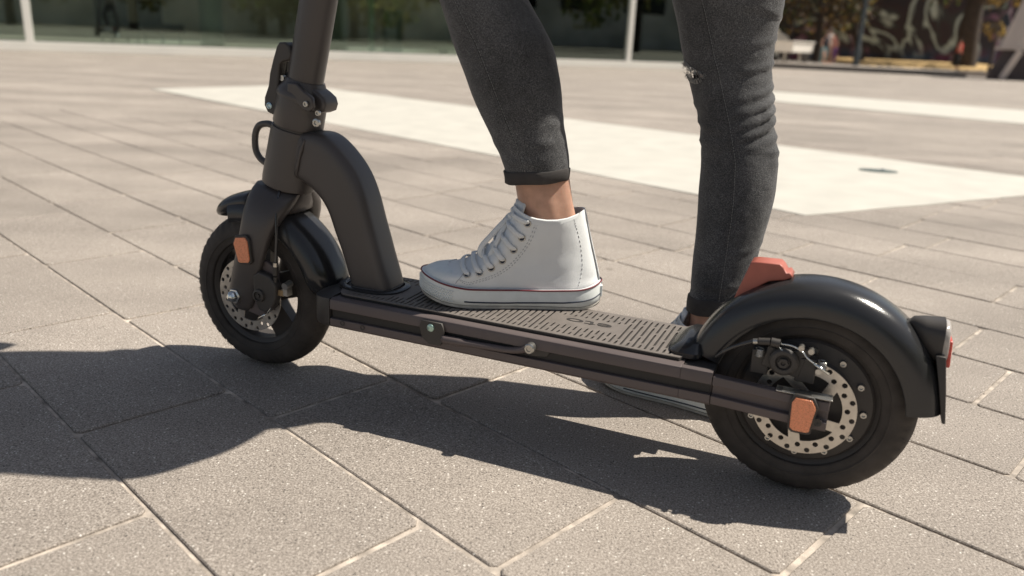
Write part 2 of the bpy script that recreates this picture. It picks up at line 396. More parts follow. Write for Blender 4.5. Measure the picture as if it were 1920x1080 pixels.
tag(mesh_obj('grit', mb, [mat('grit_pale', (.45, .42, .36), .9), mat('grit_dark', (.09, .075, .06), .9)]), 'loose grit scattered on the paving and along its joints', 'grit', kind='stuff')
# recessed floor light in the painted field
fl = thing('floor_light', 'flat oval floor light set in the large white painted field', 'floor light', (1.715, 3.845, .0028), R(-12))
mb = MB(); mb.loft([super_ring((0, 0, z), (1, 0, 0), (0, 1, 0), a, b, 32) for z, a, b in ((0, .088, .05), (.003, .088, .05), (.004, .084, .047))])
mesh_obj('rim', mb, mat('drain_metal', (.10, .13, .12), .5, metal=.2, vary=.2), fl, smooth=30)
mb = MB(); mb.loft([super_ring((.02, 0, z), (1, 0, 0), (0, 1, 0), a, a, 16) for z, a in ((.004, .011), (.009, .011), (.012, .006))])
mesh_obj('knob', mb, M_CHROME, fl, smooth=40)

# ------------------------------------------------------------------ glass building
BE = (.8883301, .45920545)
bld = thing('glass_building', 'long glass-fronted building with white sill and white mullions behind the plaza', 'building', (-8.11987691, 12.9379817, 0), math.atan2(BE[1], BE[0]))
X0, X1, HT = -12.0, 15.3, 3.6
mb = MB(); mb.box(((X0 + X1) / 2, .05, .072), (X1 - X0, .16, .144)); mesh_obj('sill', mb, M_WHITEF, bld, bevel=.006)
mb = MB(); mb.box(((X0 + X1) / 2, .05, HT + .35), (X1 - X0, .24, .7)); mesh_obj('fascia', mb, M_WHITEF, bld, bevel=.006)
muls = [-11.0, .42, 11.75, 15.22]
for x in muls:
    mb = MB(); mb.box((x, .04, (.144 + HT) / 2), (.11, .13, HT - .144 - .002)); mesh_obj('mullion', mb, M_WHITEF if x < 15 else mat('taupe_frame', (.62, .56, .5), .6), bld, bevel=.004)
for a, b in zip(muls, muls[1:]):
    mb = MB(); mb.box(((a + b) / 2, .06, (.144 + HT) / 2), (b - a - .112, .012, HT - .144 - .004)); mesh_obj('window_pane', mb, M_GLASS, bld)
mI = mat('interior_floor', (.62, .60, .52), .35, vary=.1); mW = mat('interior_wall', (.62, .54, .46), .8, vary=.3, vscale=1.)
mb = MB(); mb.box(((X0 + X1) / 2, 4.6, .04), (X1 - X0, 8.9, .08)); mesh_obj('floor', mb, mI, bld)
mb = MB(); mb.box(((X0 + X1) / 2, 9.15, HT / 2 + .1), (X1 - X0, .2, HT + .2)); mb.box((X0 - .1, 4.6, HT / 2 + .1), (.2, 9.3, HT + .2)); mb.box((X1 + .1, 4.6, HT / 2 + .1), (.1, 9.3, HT + .2)); mesh_obj('wall', mb, mW, bld)
mb = MB(); mb.box(((X0 + X1) / 2, 2.3, HT + .35), (X1 - X0 + .4, 4.2, .5)); mesh_obj('roof', mb, mat('roof_felt', (.12, .12, .12), .9), bld)
mb = MB(); mb.box(((X0 + X1) / 2, 7.3, HT + .35), (X1 - X0 + .4, 4.0, .5)); mesh_obj('roof', mb, mat('roof_felt', (.12, .12, .12), .9), bld)  # gap between the two roof slabs added to let sun brighten the interior
mC = mat('column_paint', (.46, .50, .43), .6)
for x, y, w, m in ((3.35, 1.7, .42, mC), (5.95, 2.4, .42, mC), (6.45, 1.6, .13, mat('column_pale', (.62, .75, .62), .6)), (10.05, 1.6, .16, MATS['column_pale'])):
    mb = MB(); mb.loft([super_ring((x, y, z), (1, 0, 0), (0, 1, 0), w / 2, w / 2, 20) for z in (.08, HT + .1)]); mesh_obj('column', mb, m, bld, smooth=60)
def world_b(x, y, z=0): return (-8.11987691 + BE[0] * x - BE[1] * y, 12.9379817 + BE[1] * x + BE[0] * y, z)
RB = math.atan2(BE[1], BE[0])
def in_bld(name, label, cat, x, y, z=.08, group=None): return thing(name, label, cat, world_b(x, y, z), RB, group)
t = in_bld('info_pillar', 'grey box-shaped pillar inside the glass building left of the forward leg', 'pillar', 7.0, 1.9)
mb = MB(); mb.box((0, 0, .42), (.34, .34, .84)); mesh_obj('body', mb, mat('pillar_grey', (.30, .33, .32), .6), t, bevel=.02)
mb = MB(); mb.box((0, 0, .865), (.38, .38, .05)); mesh_obj('top', mb, mat('pillar_grey_light', (.4, .43, .42), .5), t, bevel=.01)
t = in_bld('bench', 'long low pale bench inside the building just behind the forward leg', 'bench', 8.45, 1.1)
mb = MB(); mb.box((0, 0, .17), (1.5, .42, .10)); mesh_obj('seat', mb, mat('bench_pale', (.62, .66, .52), .5), t, bevel=.01)
for sx in (-.6, .6):
    mb = MB(); mb.box((sx, 0, .059), (.08, .36, .118)); mesh_obj('leg', mb, MATS['bench_pale'], t)
t = in_bld('hanging_banner', 'tall pale hanging banner inside the glass left of the right mullion', 'banner', 11.6, 2.2, 1.18)
mb = MB(); mb.box((0, 0, .7), (.26, .03, 1.4)); mesh_obj('cloth', mb, mat('banner_pale', (.60, .66, .48), .8), t)
mb = MB(); mb.cyl((-.17, 0, 1.42), (.17, 0, 1.42), .015); mesh_obj('rod', mb, M_BOLT, t)
chair_spots = [(9.3, 3.2, .3), (10.3, 3.5, 2.), (10.9, 2.6, 1.2), (13.2, 2.8, .5), (1.8, 3., .4), (2.6, 3.4, 2.2)]
for i, (x, y, a) in enumerate(chair_spots):
    lab = ['dark lounge chair inside the glass, nearest the pale thin column', 'dark lounge chair deep inside between the thin column and the right mullion', 'dark lounge chair inside just left of the right mullion', 'dark lounge chair inside behind the pane right of the right mullion', 'dark lounge chair inside behind the left pane, left of its pair', 'dark lounge chair inside behind the left pane beside the wide column'][i]
    t = thing('lounge_chair', lab, 'chair', world_b(x, y, .08), RB + a, 'lounge chairs inside the glass building')
    mb = MB(); mb.box((0, 0, .32), (.62, .6, .18)); mesh_obj('seat', mb, mat('chair_dark', (.06, .03, .03), .8), t, bevel=.03)
    mb = MB(); mb.box((0, .28, .62), (.62, .12, .46)); mesh_obj('backrest', mb, MATS['chair_dark'], t, bevel=.03)
    for sx in (-.25, .25):
        for sy in (-.22, .22):
            mb = MB(); mb.cyl((sx, sy, 0), (sx, sy, .24), .018, 8); mesh_obj('leg', mb, M_BOLT, t)

# ------------------------------------------------------------------ raised terrace and background on the right
ed = Vector((5.59, -1.05)).normalized()
E0, E1 = Vector((4.2, 25.95)), Vector((12.75, 24.35))
mb = MB()
mb.loft([[(4.2, 25.95, -.01), (12.7, 24.4, -.01), (13.2, 26.2, -.01), (40, 24.0, -.01), (60, 75, -.01), (0, 75, -.01)], [(4.2, 25.95, .145), (12.7, 24.4, .145), (13.2, 26.2, .145), (40, 24.0, .145), (60, 75, .145), (0, 75, .145)]], caps=(False, True))
tag(mesh_obj('terrace', mb, [mat('terrace_concrete', (.36, .32, .28), .85, vary=.15, vscale=1.5)]), 'low raised concrete terrace', kind='structure')
mb = MB(); mb.box((0, 0, .04), (8.9, .08, .10)); o = mesh_obj('kerb', mb, mat('dark_kerb', (.06, .06, .06), .8)); o.location = (8.5, 25.1, .0); o.rotation_euler = (0, 0, math.atan2(-1.55, 8.5)); tag(o, kind='structure')
mb = MB(); mb.loft([[(11.3, 27.6, .149), (17.2, 27.0, .149), (18.5, 33.9, .149), (11.6, 33.9, .149)], [(11.4, 27.7, .19), (17.1, 27.1, .19), (18.4, 33.8, .34), (11.7, 33.8, .34)]])
tag(mesh_obj('dry_grass', mb, mat('dry_grass', (.46, .31, .13), .95, vary=.4, vscale=3, bump=1., bscale=30)), 'strip of dry yellow grass below the painted wall', 'grass', kind='stuff')

def mural_mat():
    m = bpy.data.materials.new('mural_print'); m.use_nodes = True; n = m.node_tree; L = n.links.new
    b = n.nodes['Principled BSDF']; b.inputs['Roughness'].default_value = .8
    tc = nd(n, 'ShaderNodeTexCoord')
    nz = nd(n, 'ShaderNodeTexNoise', i_Scale=.42, i_Detail=3.5, i_Distortion=1.3); L(tc.outputs['Object'], nz.inputs['Vector'])
    r = ramp(n, [(.30, (.02, .02, .025)), (.40, (.035, .02, .025)), (.43, (.035, .04, .04)), (.455, (.44, .50, .47)), (.488, (.30, .36, .35)), (.51, (.03, .025, .03)), (.575, (.03, .025, .03)), (.60, (.26, .12, .19)), (.65, (.30, .28, .30)), (.67, (.03, .04, .06)), (.8, (.02, .02, .02))])
    L(nz.outputs[0], r.inputs[0])
    sp = nd(n, 'ShaderNodeSeparateXYZ'); L(tc.outputs['Object'], sp.inputs[0])
    mr = nd(n, 'ShaderNodeMapRange', i_1=.1, i_2=.9, i_3=0., i_4=1.); L(sp.outputs[2], mr.inputs[0])
    nz2 = nd(n, 'ShaderNodeTexNoise', i_Scale=.8, i_Detail=1.); L(tc.outputs['Object'], nz2.inputs['Vector'])
    r2 = ramp(n, [(.4, (.03, .02, .02)), (.5, (.04, .07, .12)), (.6, (.16, .03, .07))]); L(nz2.outputs[0], r2.inputs[0])
    mx = nd(n, 'ShaderNodeMix', data_type='RGBA'); L(mr.outputs[0], mx.inputs[0]); L(r2.outputs[0], mx.inputs[6]); L(r.outputs[0], mx.inputs[7])
    L(mx.outputs[2], b.inputs['Base Color']); return m
o = MB(); o.box((0, 0, 2.6), (9.5, .3, 5.2)); o = mesh_obj('mural_wall', o, mural_mat(), bevel=.02); o.location = (15.6, 34.2, .14)
tag(o, 'dark wall sprayed with pale and pink graffiti swirls', 'wall')
t = thing('shade_building', 'near-black building standing in for the shade under trees left of the graffiti wall', 'building', (7.0, 40, .14))
mb = MB(); mb.box((0, 0, 3.5), (13, 5, 7)); mesh_obj('wall', mb, mat('shade_wall', (.03, .026, .024), .9, vary=.3, vscale=.8), t, bevel=.05)  # near-black wall colour stands for the shade under trees and overhang
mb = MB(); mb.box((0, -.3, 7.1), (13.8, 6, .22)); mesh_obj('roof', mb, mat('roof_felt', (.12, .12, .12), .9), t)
for wx in (-4.5, -1.5, 1.5, 4.5):
    mb = MB(); mb.box((wx, -2.53, 2.6), (1.6, .08, 1.8)); mesh_obj('window', mb, mat('dark_window', (.02, .022, .024), .1), t)

# vehicles
def vehicle():
    t = thing('parked_van', 'cream-white van parked at the left end of the terrace', 'van', (7.55, 30.5, .145), R(38))
    prof = [(-2.2, .28), (-2.25, .75), (-2.1, 1.42), (-1.9, 1.55), (1.0, 1.55), (1.55, 1.02), (2.15, .86), (2.25, .45), (2.2, .28)]
    mb = MB(); rings = []
    for y, sc in ((-.86, .985), (-.8, 1.), (.8, 1.), (.86, .985)): rings.append([(x * sc, y, z) for x, z in prof])
    mb.loft(rings); mesh_obj('body', mb, mat('van_paint', (.85, .78, .66), .35, coat=.3), t, bevel=.03)
    mb = MB(); mb.box((-.4, -.875, 1.2), (2.3, .012, .36)); mesh_obj('side_window', mb, mat('dark_window', (.02, .022, .024), .1), t)
    for x in (-1.4, 1.45):
        for y in (-.82, .82):
            w = MB(); w.revolve((x, y, .31), [(-.1, .19), (-.1, .3), (-.07, .32), (.07, .32), (.1, .3), (.1, .19)], 24); wo_ = mesh_obj('wheel', w, M_TYRE, t, smooth=40)
            w = MB(); w.revolve((x, y, .31), [(-.08, .02), (-.08, .19), (.08, .19), (.08, .02)], 16); mesh_obj('hub_cap', w, M_BOLT, wo_, smooth=40)
    for y in (-.6, .6):
        mb = MB(); mb.box((2.215, y, .68), (.06, .3, .16)); mesh_obj('headlight', mb, M_CLEAR, t, bevel=.02)
vehicle()
t = thing('box_trailer', 'small bright white box trailer parked in front of the cream van', 'trailer', (8.75, 27.3, .145), R(40))
mb = MB(); mb.box((0, 0, .47), (1.2, .7, .30)); mesh_obj('body', mb, mat('trailer_white', (.88, .84, .76), .5), t, bevel=.02)
mb = MB(); mb.box((0, 0, .645), (1.27, .76, .04)); mesh_obj('lid', mb, MATS['trailer_white'], t, bevel=.01)
for y in (-.38, .38):
    w = MB(); w.revolve((.15, y, .17), [(-.04, .08), (-.04, .16), (.04, .16), (.04, .08)], 20); mesh_obj('wheel', w, M_TYRE, t, smooth=40)
for sx in (-.42, .42):
    mb = MB(); mb.box((sx, 0, .16), (.05, .05, .32)); mesh_obj('support_leg', mb, M_BOLT, t)

# small distant figures
def small_person(loc, hgt, shirt, trousers, label, face=0, pose=0):
    t = thing('person', label, 'person', loc, face, 'people far off on the terrace')
    k = hgt / 1.2
    V = [(0, 0, .62), (0, 0, .80), (0, 0, .96), (0, 0, 1.02), (0, -.01, 1.12), (.07, 0, .58), (.09, .04 + pose * .1, .32), (.09, .02 + pose * .05, .05), (.09, -.1, .03), (-.07, 0, .58), (-.09, -.02 - pose * .1, .32), (-.09, .02 - pose * .12, .05), (-.09, -.12 - pose * .1, .03), (.13, 0, .93), (.19, -.02, .75), (.17, -.12, .6), (-.13, 0, .93), (-.19, 0, .75), (-.18, -.08, .6)]
    Eg = [(0, 1), (1, 2), (2, 3), (3, 4), (0, 5), (5, 6), (6, 7), (7, 8), (0, 9), (9, 10), (10, 11), (11, 12), (2, 13), (13, 14), (14, 15), (2, 16), (16, 17), (17, 18)]
    Rr = [.10, .10, .08, .045, .085, .07, .05, .035, .03, .07, .05, .035, .03, .05, .035, .025, .05, .035, .025]
    me = bpy.data.meshes.new('body'); me.from_pydata([tuple(c * k for c in v) for v in V], Eg, [])
    for m in (M_SKIN,): me.materials.append(m)
    o = bpy.data.objects.new('body', me); COL.objects.link(o); o.parent = t
    sk = o.modifiers.new('skin', 'SKIN'); s_ = o.modifiers.new('sub', 'SUBSURF'); s_.levels = s_.render_levels = 1
    for i, sv in enumerate(me.skin_vertices[0].data): sv.radius = (Rr[i] * k,) * 2; sv.use_root = (i == 0)
    mb = MB(); mb.loft([super_ring((0, 0, z * k), (1, 0, 0), (0, 1, 0), a * k, b * k, 16) for z, a, b in ((.60, .135, .11), (.75, .13, .10), (.9, .15, .10), (.985, .12, .08), (1.02, .06, .06))]); mesh_obj('shirt', mb, shirt, t, smooth=180)
    for sx in (-1, 1):
        mb = MB(); mb.tube([(sx * .07 * k, 0, .64 * k), (sx * .09 * k, (.04 if sx > 0 else -.02) * k, .33 * k), (sx * .09 * k, .02 * k, .1 * k)], [.09 * k, .065 * k, .055 * k], 12); mesh_obj('trouser_leg', mb, trousers, t, smooth=180)
    mb = MB(); mb.loft([super_ring((0, .01 * k, z * k), (1, 0, 0), (0, 1, 0), a * k, a * k, 14) for z, a in ((1.10, .088), (1.16, .09), (1.2, .06), (1.215, .02))]); mesh_obj('hair', mb, M_HAIR, t, smooth=180)
small_person((9.80, 27.4, .145), 1.0, mat('cloth_dark', (.04, .04, .05), .9), mat('cloth_teal', (.12, .25, .27), .9), 'small distant person in dark top and teal trousers', .4, 1)
small_person((10.2, 28.2, .145), 1.12, mat('cloth_pale', (.6, .58, .56), .9), mat('cloth_brown', (.25, .14, .1), .9), 'small distant person in pale top, middle of three', 2.0, 0)
small_person((10.62, 28.9, .145), 1.02, mat('cloth_red', (.4, .08, .09), .9), mat('cloth_violet', (.16, .06, .2), .9), 'small distant person in red top beside the lamp post', -1.0, 1)
small_person((14.25, 27.6, .19), .95, mat('cloth_bright_red', (.65, .10, .07), .9), mat('cloth_black', (.03, .03, .03), .9), 'small distant person in bright red top before the dark tree trunk', 1.0, 0)
small_person((8.35, 29.0, .145), 1.25, mat('cloth_grey', (.3, .3, .3), .9), mat('cloth_navy', (.05, .07, .12), .9), 'small distant person in grey top standing near the van', 1.5, 1)

t = thing('lamp_post', 'dark lamp post on the terrace edge beside the small distant people', 'lamp post', (10.55, 26.6, .145))
mb = MB(); mb.tube([(0, 0, 0), (0, 0, .5), (0, 0, .55), (0, 0, 4.6)], [.10, .10, .065, .05], 16); mesh_obj('pole', mb, mat('post_paint', (.035, .045, .05), .5), t, smooth=40)
mb = MB(); mb.box((0, 0, 4.75), (.5, .25, .14)); mesh_obj('lamp_head', mb, MATS['post_paint'], t, bevel=.03)

# tapering concrete pier at the right edge
t = thing('concrete_pier', 'pale tapering concrete pier on a dark base at the right edge', 'pier', (14.2, 23.6, 0), R(-6))
mb = MB(); mb.loft([super_ring((x, 0, z), (1, 0, 0), (0, 1, 0), a, .55, 4 * 8, 9) for x, z, a in ((.02, .86, .72), (.25, 2.4, .52), (.6, 5., .2))]); mesh_obj('shaft', mb, mat('pier_concrete', (.62, .54, .48), .8, vary=.08, vscale=2), t, smooth=30)
mb = MB(); mb.loft([super_ring((0, 0, z), (1, 0, 0), (0, 1, 0), a, b, 32, 6) for z, a, b in ((-.02, .92, .6), (.25, .86, .56), (.8, .62, .46))]); mesh_obj('base', mb, mat('pier_base', (.07, .055, .055), .8, vary=.2, vscale=3), t, smooth=30)
mb = MB(); mb.box((0, 0, .835), (1.5, 1.16, .06)); mesh_obj('ledge', mb, MATS['pier_concrete'], t, bevel=.01)
for sx in (-.75, .45):
    mb = MB(); mb.box((sx, -.60, .4), (.16, .08, .84), Matrix.Rotation(R(24), 3, 'Y')); mesh_obj('strut', mb, MATS['pier_concrete'], t, bevel=.01)

# ------------------------------------------------------------------ trees
def leaf_cloud(seed, n, cens, size, mats_):
    g = random.Random(seed); mb = MB()
    for i in range(n):
        c, rad = cens[g.randrange(len(cens))]
        d = Vector((g.gauss(0, 1), g.gauss(0, 1), g.gauss(0, 1))).normalized() * rad * g.random() ** .45
        p = Vector(c) + Vector((d.x, d.y, d.z * .8)); s = size * g.uniform(.6, 1.4)
        e = Euler((g.uniform(0, 6.28), g.uniform(0, 6.28), g.uniform(0, 6.28))).to_matrix()
        q = [p + e @ Vector(v) * s for v in ((-.5, 0, 0), (0, -.35, .05), (.5, 0, 0), (0, .35, .05))]
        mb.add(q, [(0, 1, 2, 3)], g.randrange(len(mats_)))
    return mb
def leaf(name, col):
    m = mat(name, col, .7); n = m.node_tree; b = n.nodes['Principled BSDF']; o = [x for x in n.nodes if x.type == 'OUTPUT_MATERIAL'][0]
    tr = n.nodes.new('ShaderNodeBsdfTranslucent'); tr.inputs[0].default_value = (min(1, col[0] * 2.6), min(1, col[1] * 2.6), col[2] * 1.6, 1)
    mx = n.nodes.new('ShaderNodeMixShader'); mx.inputs[0].default_value = .5
    n.links.new(b.outputs[0], mx.inputs[1]); n.links.new(tr.outputs[0], mx.inputs[2]); n.links.new(mx.outputs[0], o.inputs[0]); return m
LG = [leaf('leaf_green_dark', (.055, .07, .035)), leaf('leaf_green', (.11, .13, .06)), leaf('leaf_olive', (.18, .16, .08))]
LY = [leaf('leaf_yellow', (.20, .135, .06)), mat('leaf_brown', (.16, .09, .04), .7), mat('leaf_umber', (.07, .045, .025), .7), mat('leaf_dark', (.035, .028, .02), .8), mat('leaf_umber', (.07, .045, .025), .7), MATS['leaf_dark'], MATS['leaf_green_dark']]  # near-black leaves mixed in at random to thin out the yellow
M_BARK = mat('bark', (.055, .042, .034), .9, vary=.3, vscale=12, bump=1., bscale=40)
def tree(loc, hgt, crown, label, leaves, n, seed, trunk=.16, lean=(0, 0), size=.18, low=.45, group=None):
    g = random.Random(seed); t = thing('tree', label, 'tree', loc, 0, group)
    top = Vector((lean[0], lean[1], hgt * .72)); pts = [Vector((0, 0, -.05)), top * .35 + Vector((g.uniform(-.1, .1), 0, 0)), top * .7 + Vector((g.uniform(-.2, .2), g.uniform(-.2, .2), 0)), top]
    mb = MB(); mb.tube(smoothpath(pts, 4), [trunk * (1 - .06 * i) for i in range(13)], 10)
    cens = []
    for i in range(9):
        a = g.uniform(0, 6.28); h = g.uniform(low, 1) * hgt; rr = crown * g.uniform(.35, .8)
        c = Vector((lean[0] * h / hgt + math.cos(a) * rr, lean[1] * h / hgt + math.sin(a) * rr, h)); cens.append((c, crown * g.uniform(.32, .5)))
        st_ = top * g.uniform(.4, .9); mb.tube([st_, st_.lerp(c, .5) + Vector((0, 0, .15)), c], [trunk * .4, trunk * .25, trunk * .1], 6)
    cens.append((Vector((lean[0], lean[1], hgt * .85)), crown * .6))
    mesh_obj('trunk', mb, M_BARK, t, smooth=60)
    mesh_obj('crown', leaf_cloud(seed, n, cens, size, leaves), leaves, t)
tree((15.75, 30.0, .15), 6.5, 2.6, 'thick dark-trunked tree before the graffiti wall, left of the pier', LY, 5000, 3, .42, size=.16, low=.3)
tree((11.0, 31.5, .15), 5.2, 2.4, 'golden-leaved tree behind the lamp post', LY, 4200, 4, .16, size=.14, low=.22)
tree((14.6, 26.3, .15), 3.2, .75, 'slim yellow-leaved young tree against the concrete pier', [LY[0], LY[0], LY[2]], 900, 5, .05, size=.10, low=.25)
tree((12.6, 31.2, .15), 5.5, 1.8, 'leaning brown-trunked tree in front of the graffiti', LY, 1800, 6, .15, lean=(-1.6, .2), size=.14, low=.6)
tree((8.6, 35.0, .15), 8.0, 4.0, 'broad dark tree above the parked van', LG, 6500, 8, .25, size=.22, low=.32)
# trees and a dark block across the plaza, behind the camera: what the glass front mirrors
refl = [(16, -6, 8), (21, -10, 9), (25, -3, 10), (19, -16, 8), (13, -20, 9), (27, -12, 11), (30, 4, 10), (8, -24, 9), (23, -19, 10), (2, -26, 9)]
for i, (x, y, h) in enumerate(refl):
    tree((x, y, 0), h, 4.2, 'leafy plaza tree across the square, ' + ['nearest the glass front corner', 'second along the row', 'tallest at the sunny end', 'behind the bench side', 'low one in the middle', 'set back by the block', 'farthest to the right', 'farthest to the left', 'wide one near the block', 'alone behind the viewer'][i], LG, 2600, 20 + i, .28, size=.42, low=.22, group='trees across the plaza')
t = thing('office_building', 'long pale office block across the plaza behind the viewer', 'building', (33, -24, 0), R(42))
mb = MB(); mb.box((0, 0, 7), (70, 8, 14)); mesh_obj('wall', mb, mat('block_wall', (.80, .76, .70), .8, vary=.3, vscale=.4), t, bevel=.1)
for i in range(12):
    mb = MB(); mb.box((-30 + i * 5.4, 4.05, 4), (3.4, .1, 2.4)); mesh_obj('window', mb, mat('dark_window', (.02, .022, .024), .1), t)

# ------------------------------------------------------------------ the scooter
SO = Vector((.3712, .9217, 0)); SROT = math.atan2(.38448357, -.92313183)
def W(s, t_, h): return SO + Vector((-.92313183 * s - .38448357 * t_, .38448357 * s - .92313183 * t_, h))
sc = thing('kick_scooter', 'matt black electric kick scooter with orange side reflectors and red rear latch', 'scooter', SO, SROT)
WB, RW = .836, .127
FC = (WB, 0, RW); RC = (0, 0, RW)
XF = lambda t0: (lambda v: Vector((v.x, t0 - v.z, v.y)))

def tyre_profile(rt_=.030, rr=.097):
    p = []
    for a in np.linspace(-1.95, 1.95, 21):
        p.append((rt_ * math.sin(a) * (1.0 if abs(a) < 1.6 else .97), rr + rt_ * math.cos(a)))
    p += [(.018, rr - .014), (-.018, rr - .014)]
    return p
def tread(i, j):
    if 4 <= j <= 16:
        if j in (8, 12): return -.0018
        if j in (4, 5, 6, 7) : return -.0018 if (i % 4 == 0) else 0
        if j in (13, 14, 15, 16): return -.0018 if ((i + 2) % 4 == 0) else 0
    return 0
for c, nm in ((FC, 'front'), (RC, 'rear')):
    w = bpy.data.objects.new('wheel', None); COL.objects.link(w); w.parent = sc; w.empty_display_size = .05
    mb = MB(); mb.revolve(c, tyre_profile(), 200, mod=tread)
    # moulded rings on the sidewall
    for sg in (-1, 1):
        mb.revolve(c, [(sg * .0262, .085), (sg * .0275, .087), (sg * .0262, .089)], 96)
        mb.revolve(c, [(sg * .0298, .094), (sg * .0306, .0955), (sg * .0298, .097)], 96)
    if nm == 'front':                                   # little moulding hairs on the new tyre
        pass
    g = random.Random(5)
    for i in range(150):
        a = g.uniform(0, 2 * PI); ax = g.choice([-.024, .024, -.015, .015, 0, .02]); r = .097 + math.sqrt(max(0, .03 ** 2 - ax ** 2)); ln = g.uniform(.0015, .004)
        d = Vector((math.cos(a), 0, math.sin(a))); p = Vector(c) + d * (r - .0005) + Vector((0, ax, 0))
        if d.z < -.97: continue
        mb.tube([p, p + d * ln + Vector((g.uniform(-.001, .001), ax * .05, 0))], [.00035, .0002], 3)
    mesh_obj('tyre', mb, M_TYRE, w, smooth=35)
    mb = MB()
    mb.revolve(c, [(-.022, .083), (-.024, .0885), (-.019, .0885), (-.014, .080), (.014, .080), (.019, .0885), (.024, .0885), (.022, .083), (.018, .078), (-.018, .078)], 96)
    if nm == 'front':
        mb.revolve(c, [(-.026, .012), (-.026, .022), (-.015, .026), (.015, .026), (.026, .022), (.026, .012)], 48)
        for k in range(5):
            a = R(18 + 72 * k); d = Vector((math.cos(a), 0, math.sin(a))); nrm = Vector((-math.sin(a), 0, math.cos(a)))
            rings = []
            for rr_, wd, th in ((.02, .022, .012), (.045, .021, .010), (.07, .022, .009), (.082, .028, .009)):
                cc = Vector(c) + d * rr_; rings.append([cc + nrm * wd * sx + Vector((0, th * sy, 0)) for sx, sy in ((-1, -1), (1, -1), (1, 1), (-1, 1))])
            mb.loft(rings)
    else:
        mb.revolve(c, [(-.024, .0), (-.026, .05), (-.022, .079), (.020, .079), (.023, .076), (.026, .058), (.030, .054), (.031, .0)][::1], 96, closed=True)
    mesh_obj('rim', mb, M_RIM, w, smooth=30, bevel=0)
    t0 = .036 if nm == 'front' else .0435
    loops = [circ(c[0], c[2], .0595, 96)]
    # inner ring opening as five windows between spider arms
    ph = R(10) if nm == 'front' else R(-12)
    for k in range(5):
        a0 = ph + R(72) * k + R(9); a1 = ph + R(72) * (k + 1) - R(9); lp = []
        for q in np.linspace(a0, a1, 12): lp.append((c[0] + .0435 * math.cos(q), c[2] + .0435 * math.sin(q)))
        for q in np.linspace(a1 - .18 + .35, a0 + .35 + .18, 6): lp.append((c[0] + .022 * math.cos(q), c[2] + .022 * math.sin(q)))
        loops.append(lp)
    for k in range(30):
        a = 2 * PI * k / 30 + .1; rr_ = .0552 if k % 2 else .0488
        loops.append(circ(c[0] + rr_ * math.cos(a), c[2] + rr_ * math.sin(a), .0032, 14))
    loops.append(circ(c[0], c[2], .010, 20))
    plate_obj('brake_disc', loops, .0018, M_STEEL, w, XF(t0))
    if nm == 'rear':
        for k in range(12):
            a = R(2 + 30 * k); x, z = .067 * math.cos(a), .067 * math.sin(a)
            mb = MB(); mb.revolve((c[0] + x, 0, c[2] + z), [(.023, .0), (.023, .0042), (.0275, .0042), (.0282, .0036), (.0282, .0022), (.0262, .0020), (.0262, .0)], 14); mesh_obj('bolt', mb, M_BOLT, w, smooth=40)
    else:
        mb = MB(); mb.cyl((WB - .055, .006, RW + .02), (WB - .055, .02, RW + .02), .004, 12); mesh_obj('valve', mb, M_BOLT, w, smooth=40)

# deck body: hollow-looking extrusion with a side groove
S_A, S_B = .105, .655
HP = .077
def deck_prof():
    z = [(0.060, .1615), (.070, .1630), (.0755, .1610), (HP, .157), (HP, .1465), (.0700, .1455), (.0700, .1335), (HP, .1325), (HP, .1225), (.073, .1185)]
    return [(t_, h) for t_, h in z] + [(-t_, h) for t_, h in z[::-1]]
prof = deck_prof()
mb = MB(); mb.loft([[(s, t_, h) for t_, h in prof] for s in (.1435, .3, .5, S_B)]); mesh_obj('deck_body', mb, M_BROWN, sc, smooth=30, bevel=.0006)
for sg in (1, -1):
    mb = MB(); mb.box(((S_A + S_B) / 2, sg * .0716, .1395), (S_B - S_A - .004, .0026, .0112)); mesh_obj('side_insert', mb, mat('black_insert', (.03, .027, .025), .7), sc)
# front end cap, rounded in plan
mb = MB(); rings = []
for s, k in ((S_B + .0004, 1.0), (S_B + .015, .99), (S_B + .026, .93), (S_B + .034, .80), (S_B + .037, .62)):
    rings.append([(s, t_ * k * 1.01, .1405 + (h - .1405) * (1.0 - (1 - k) * .25)) for t_, h in [(.060, .164), (.0755, .162), (HP, .157), (HP, .124), (.072, .1185)] + [(-.072, .1185), (-HP, .124), (-HP, .157), (-.0755, .162), (-.060, .164)]])
mb.loft(rings); mesh_obj('front_cap', mb, M_DARK, sc, smooth=40)
for s, h in ((.633, .1285), (.599, .1280)):
    mb = MB(); mb.revolve((s, 0, h), [(HP - .001, 0), (HP - .001, .0040), (HP + .0006, .0040), (HP + .0006, .0022), (HP - .0004, .002), (HP - .0004, 0)], 14); mesh_obj('screw', mb, M_DARK, sc, smooth=40)
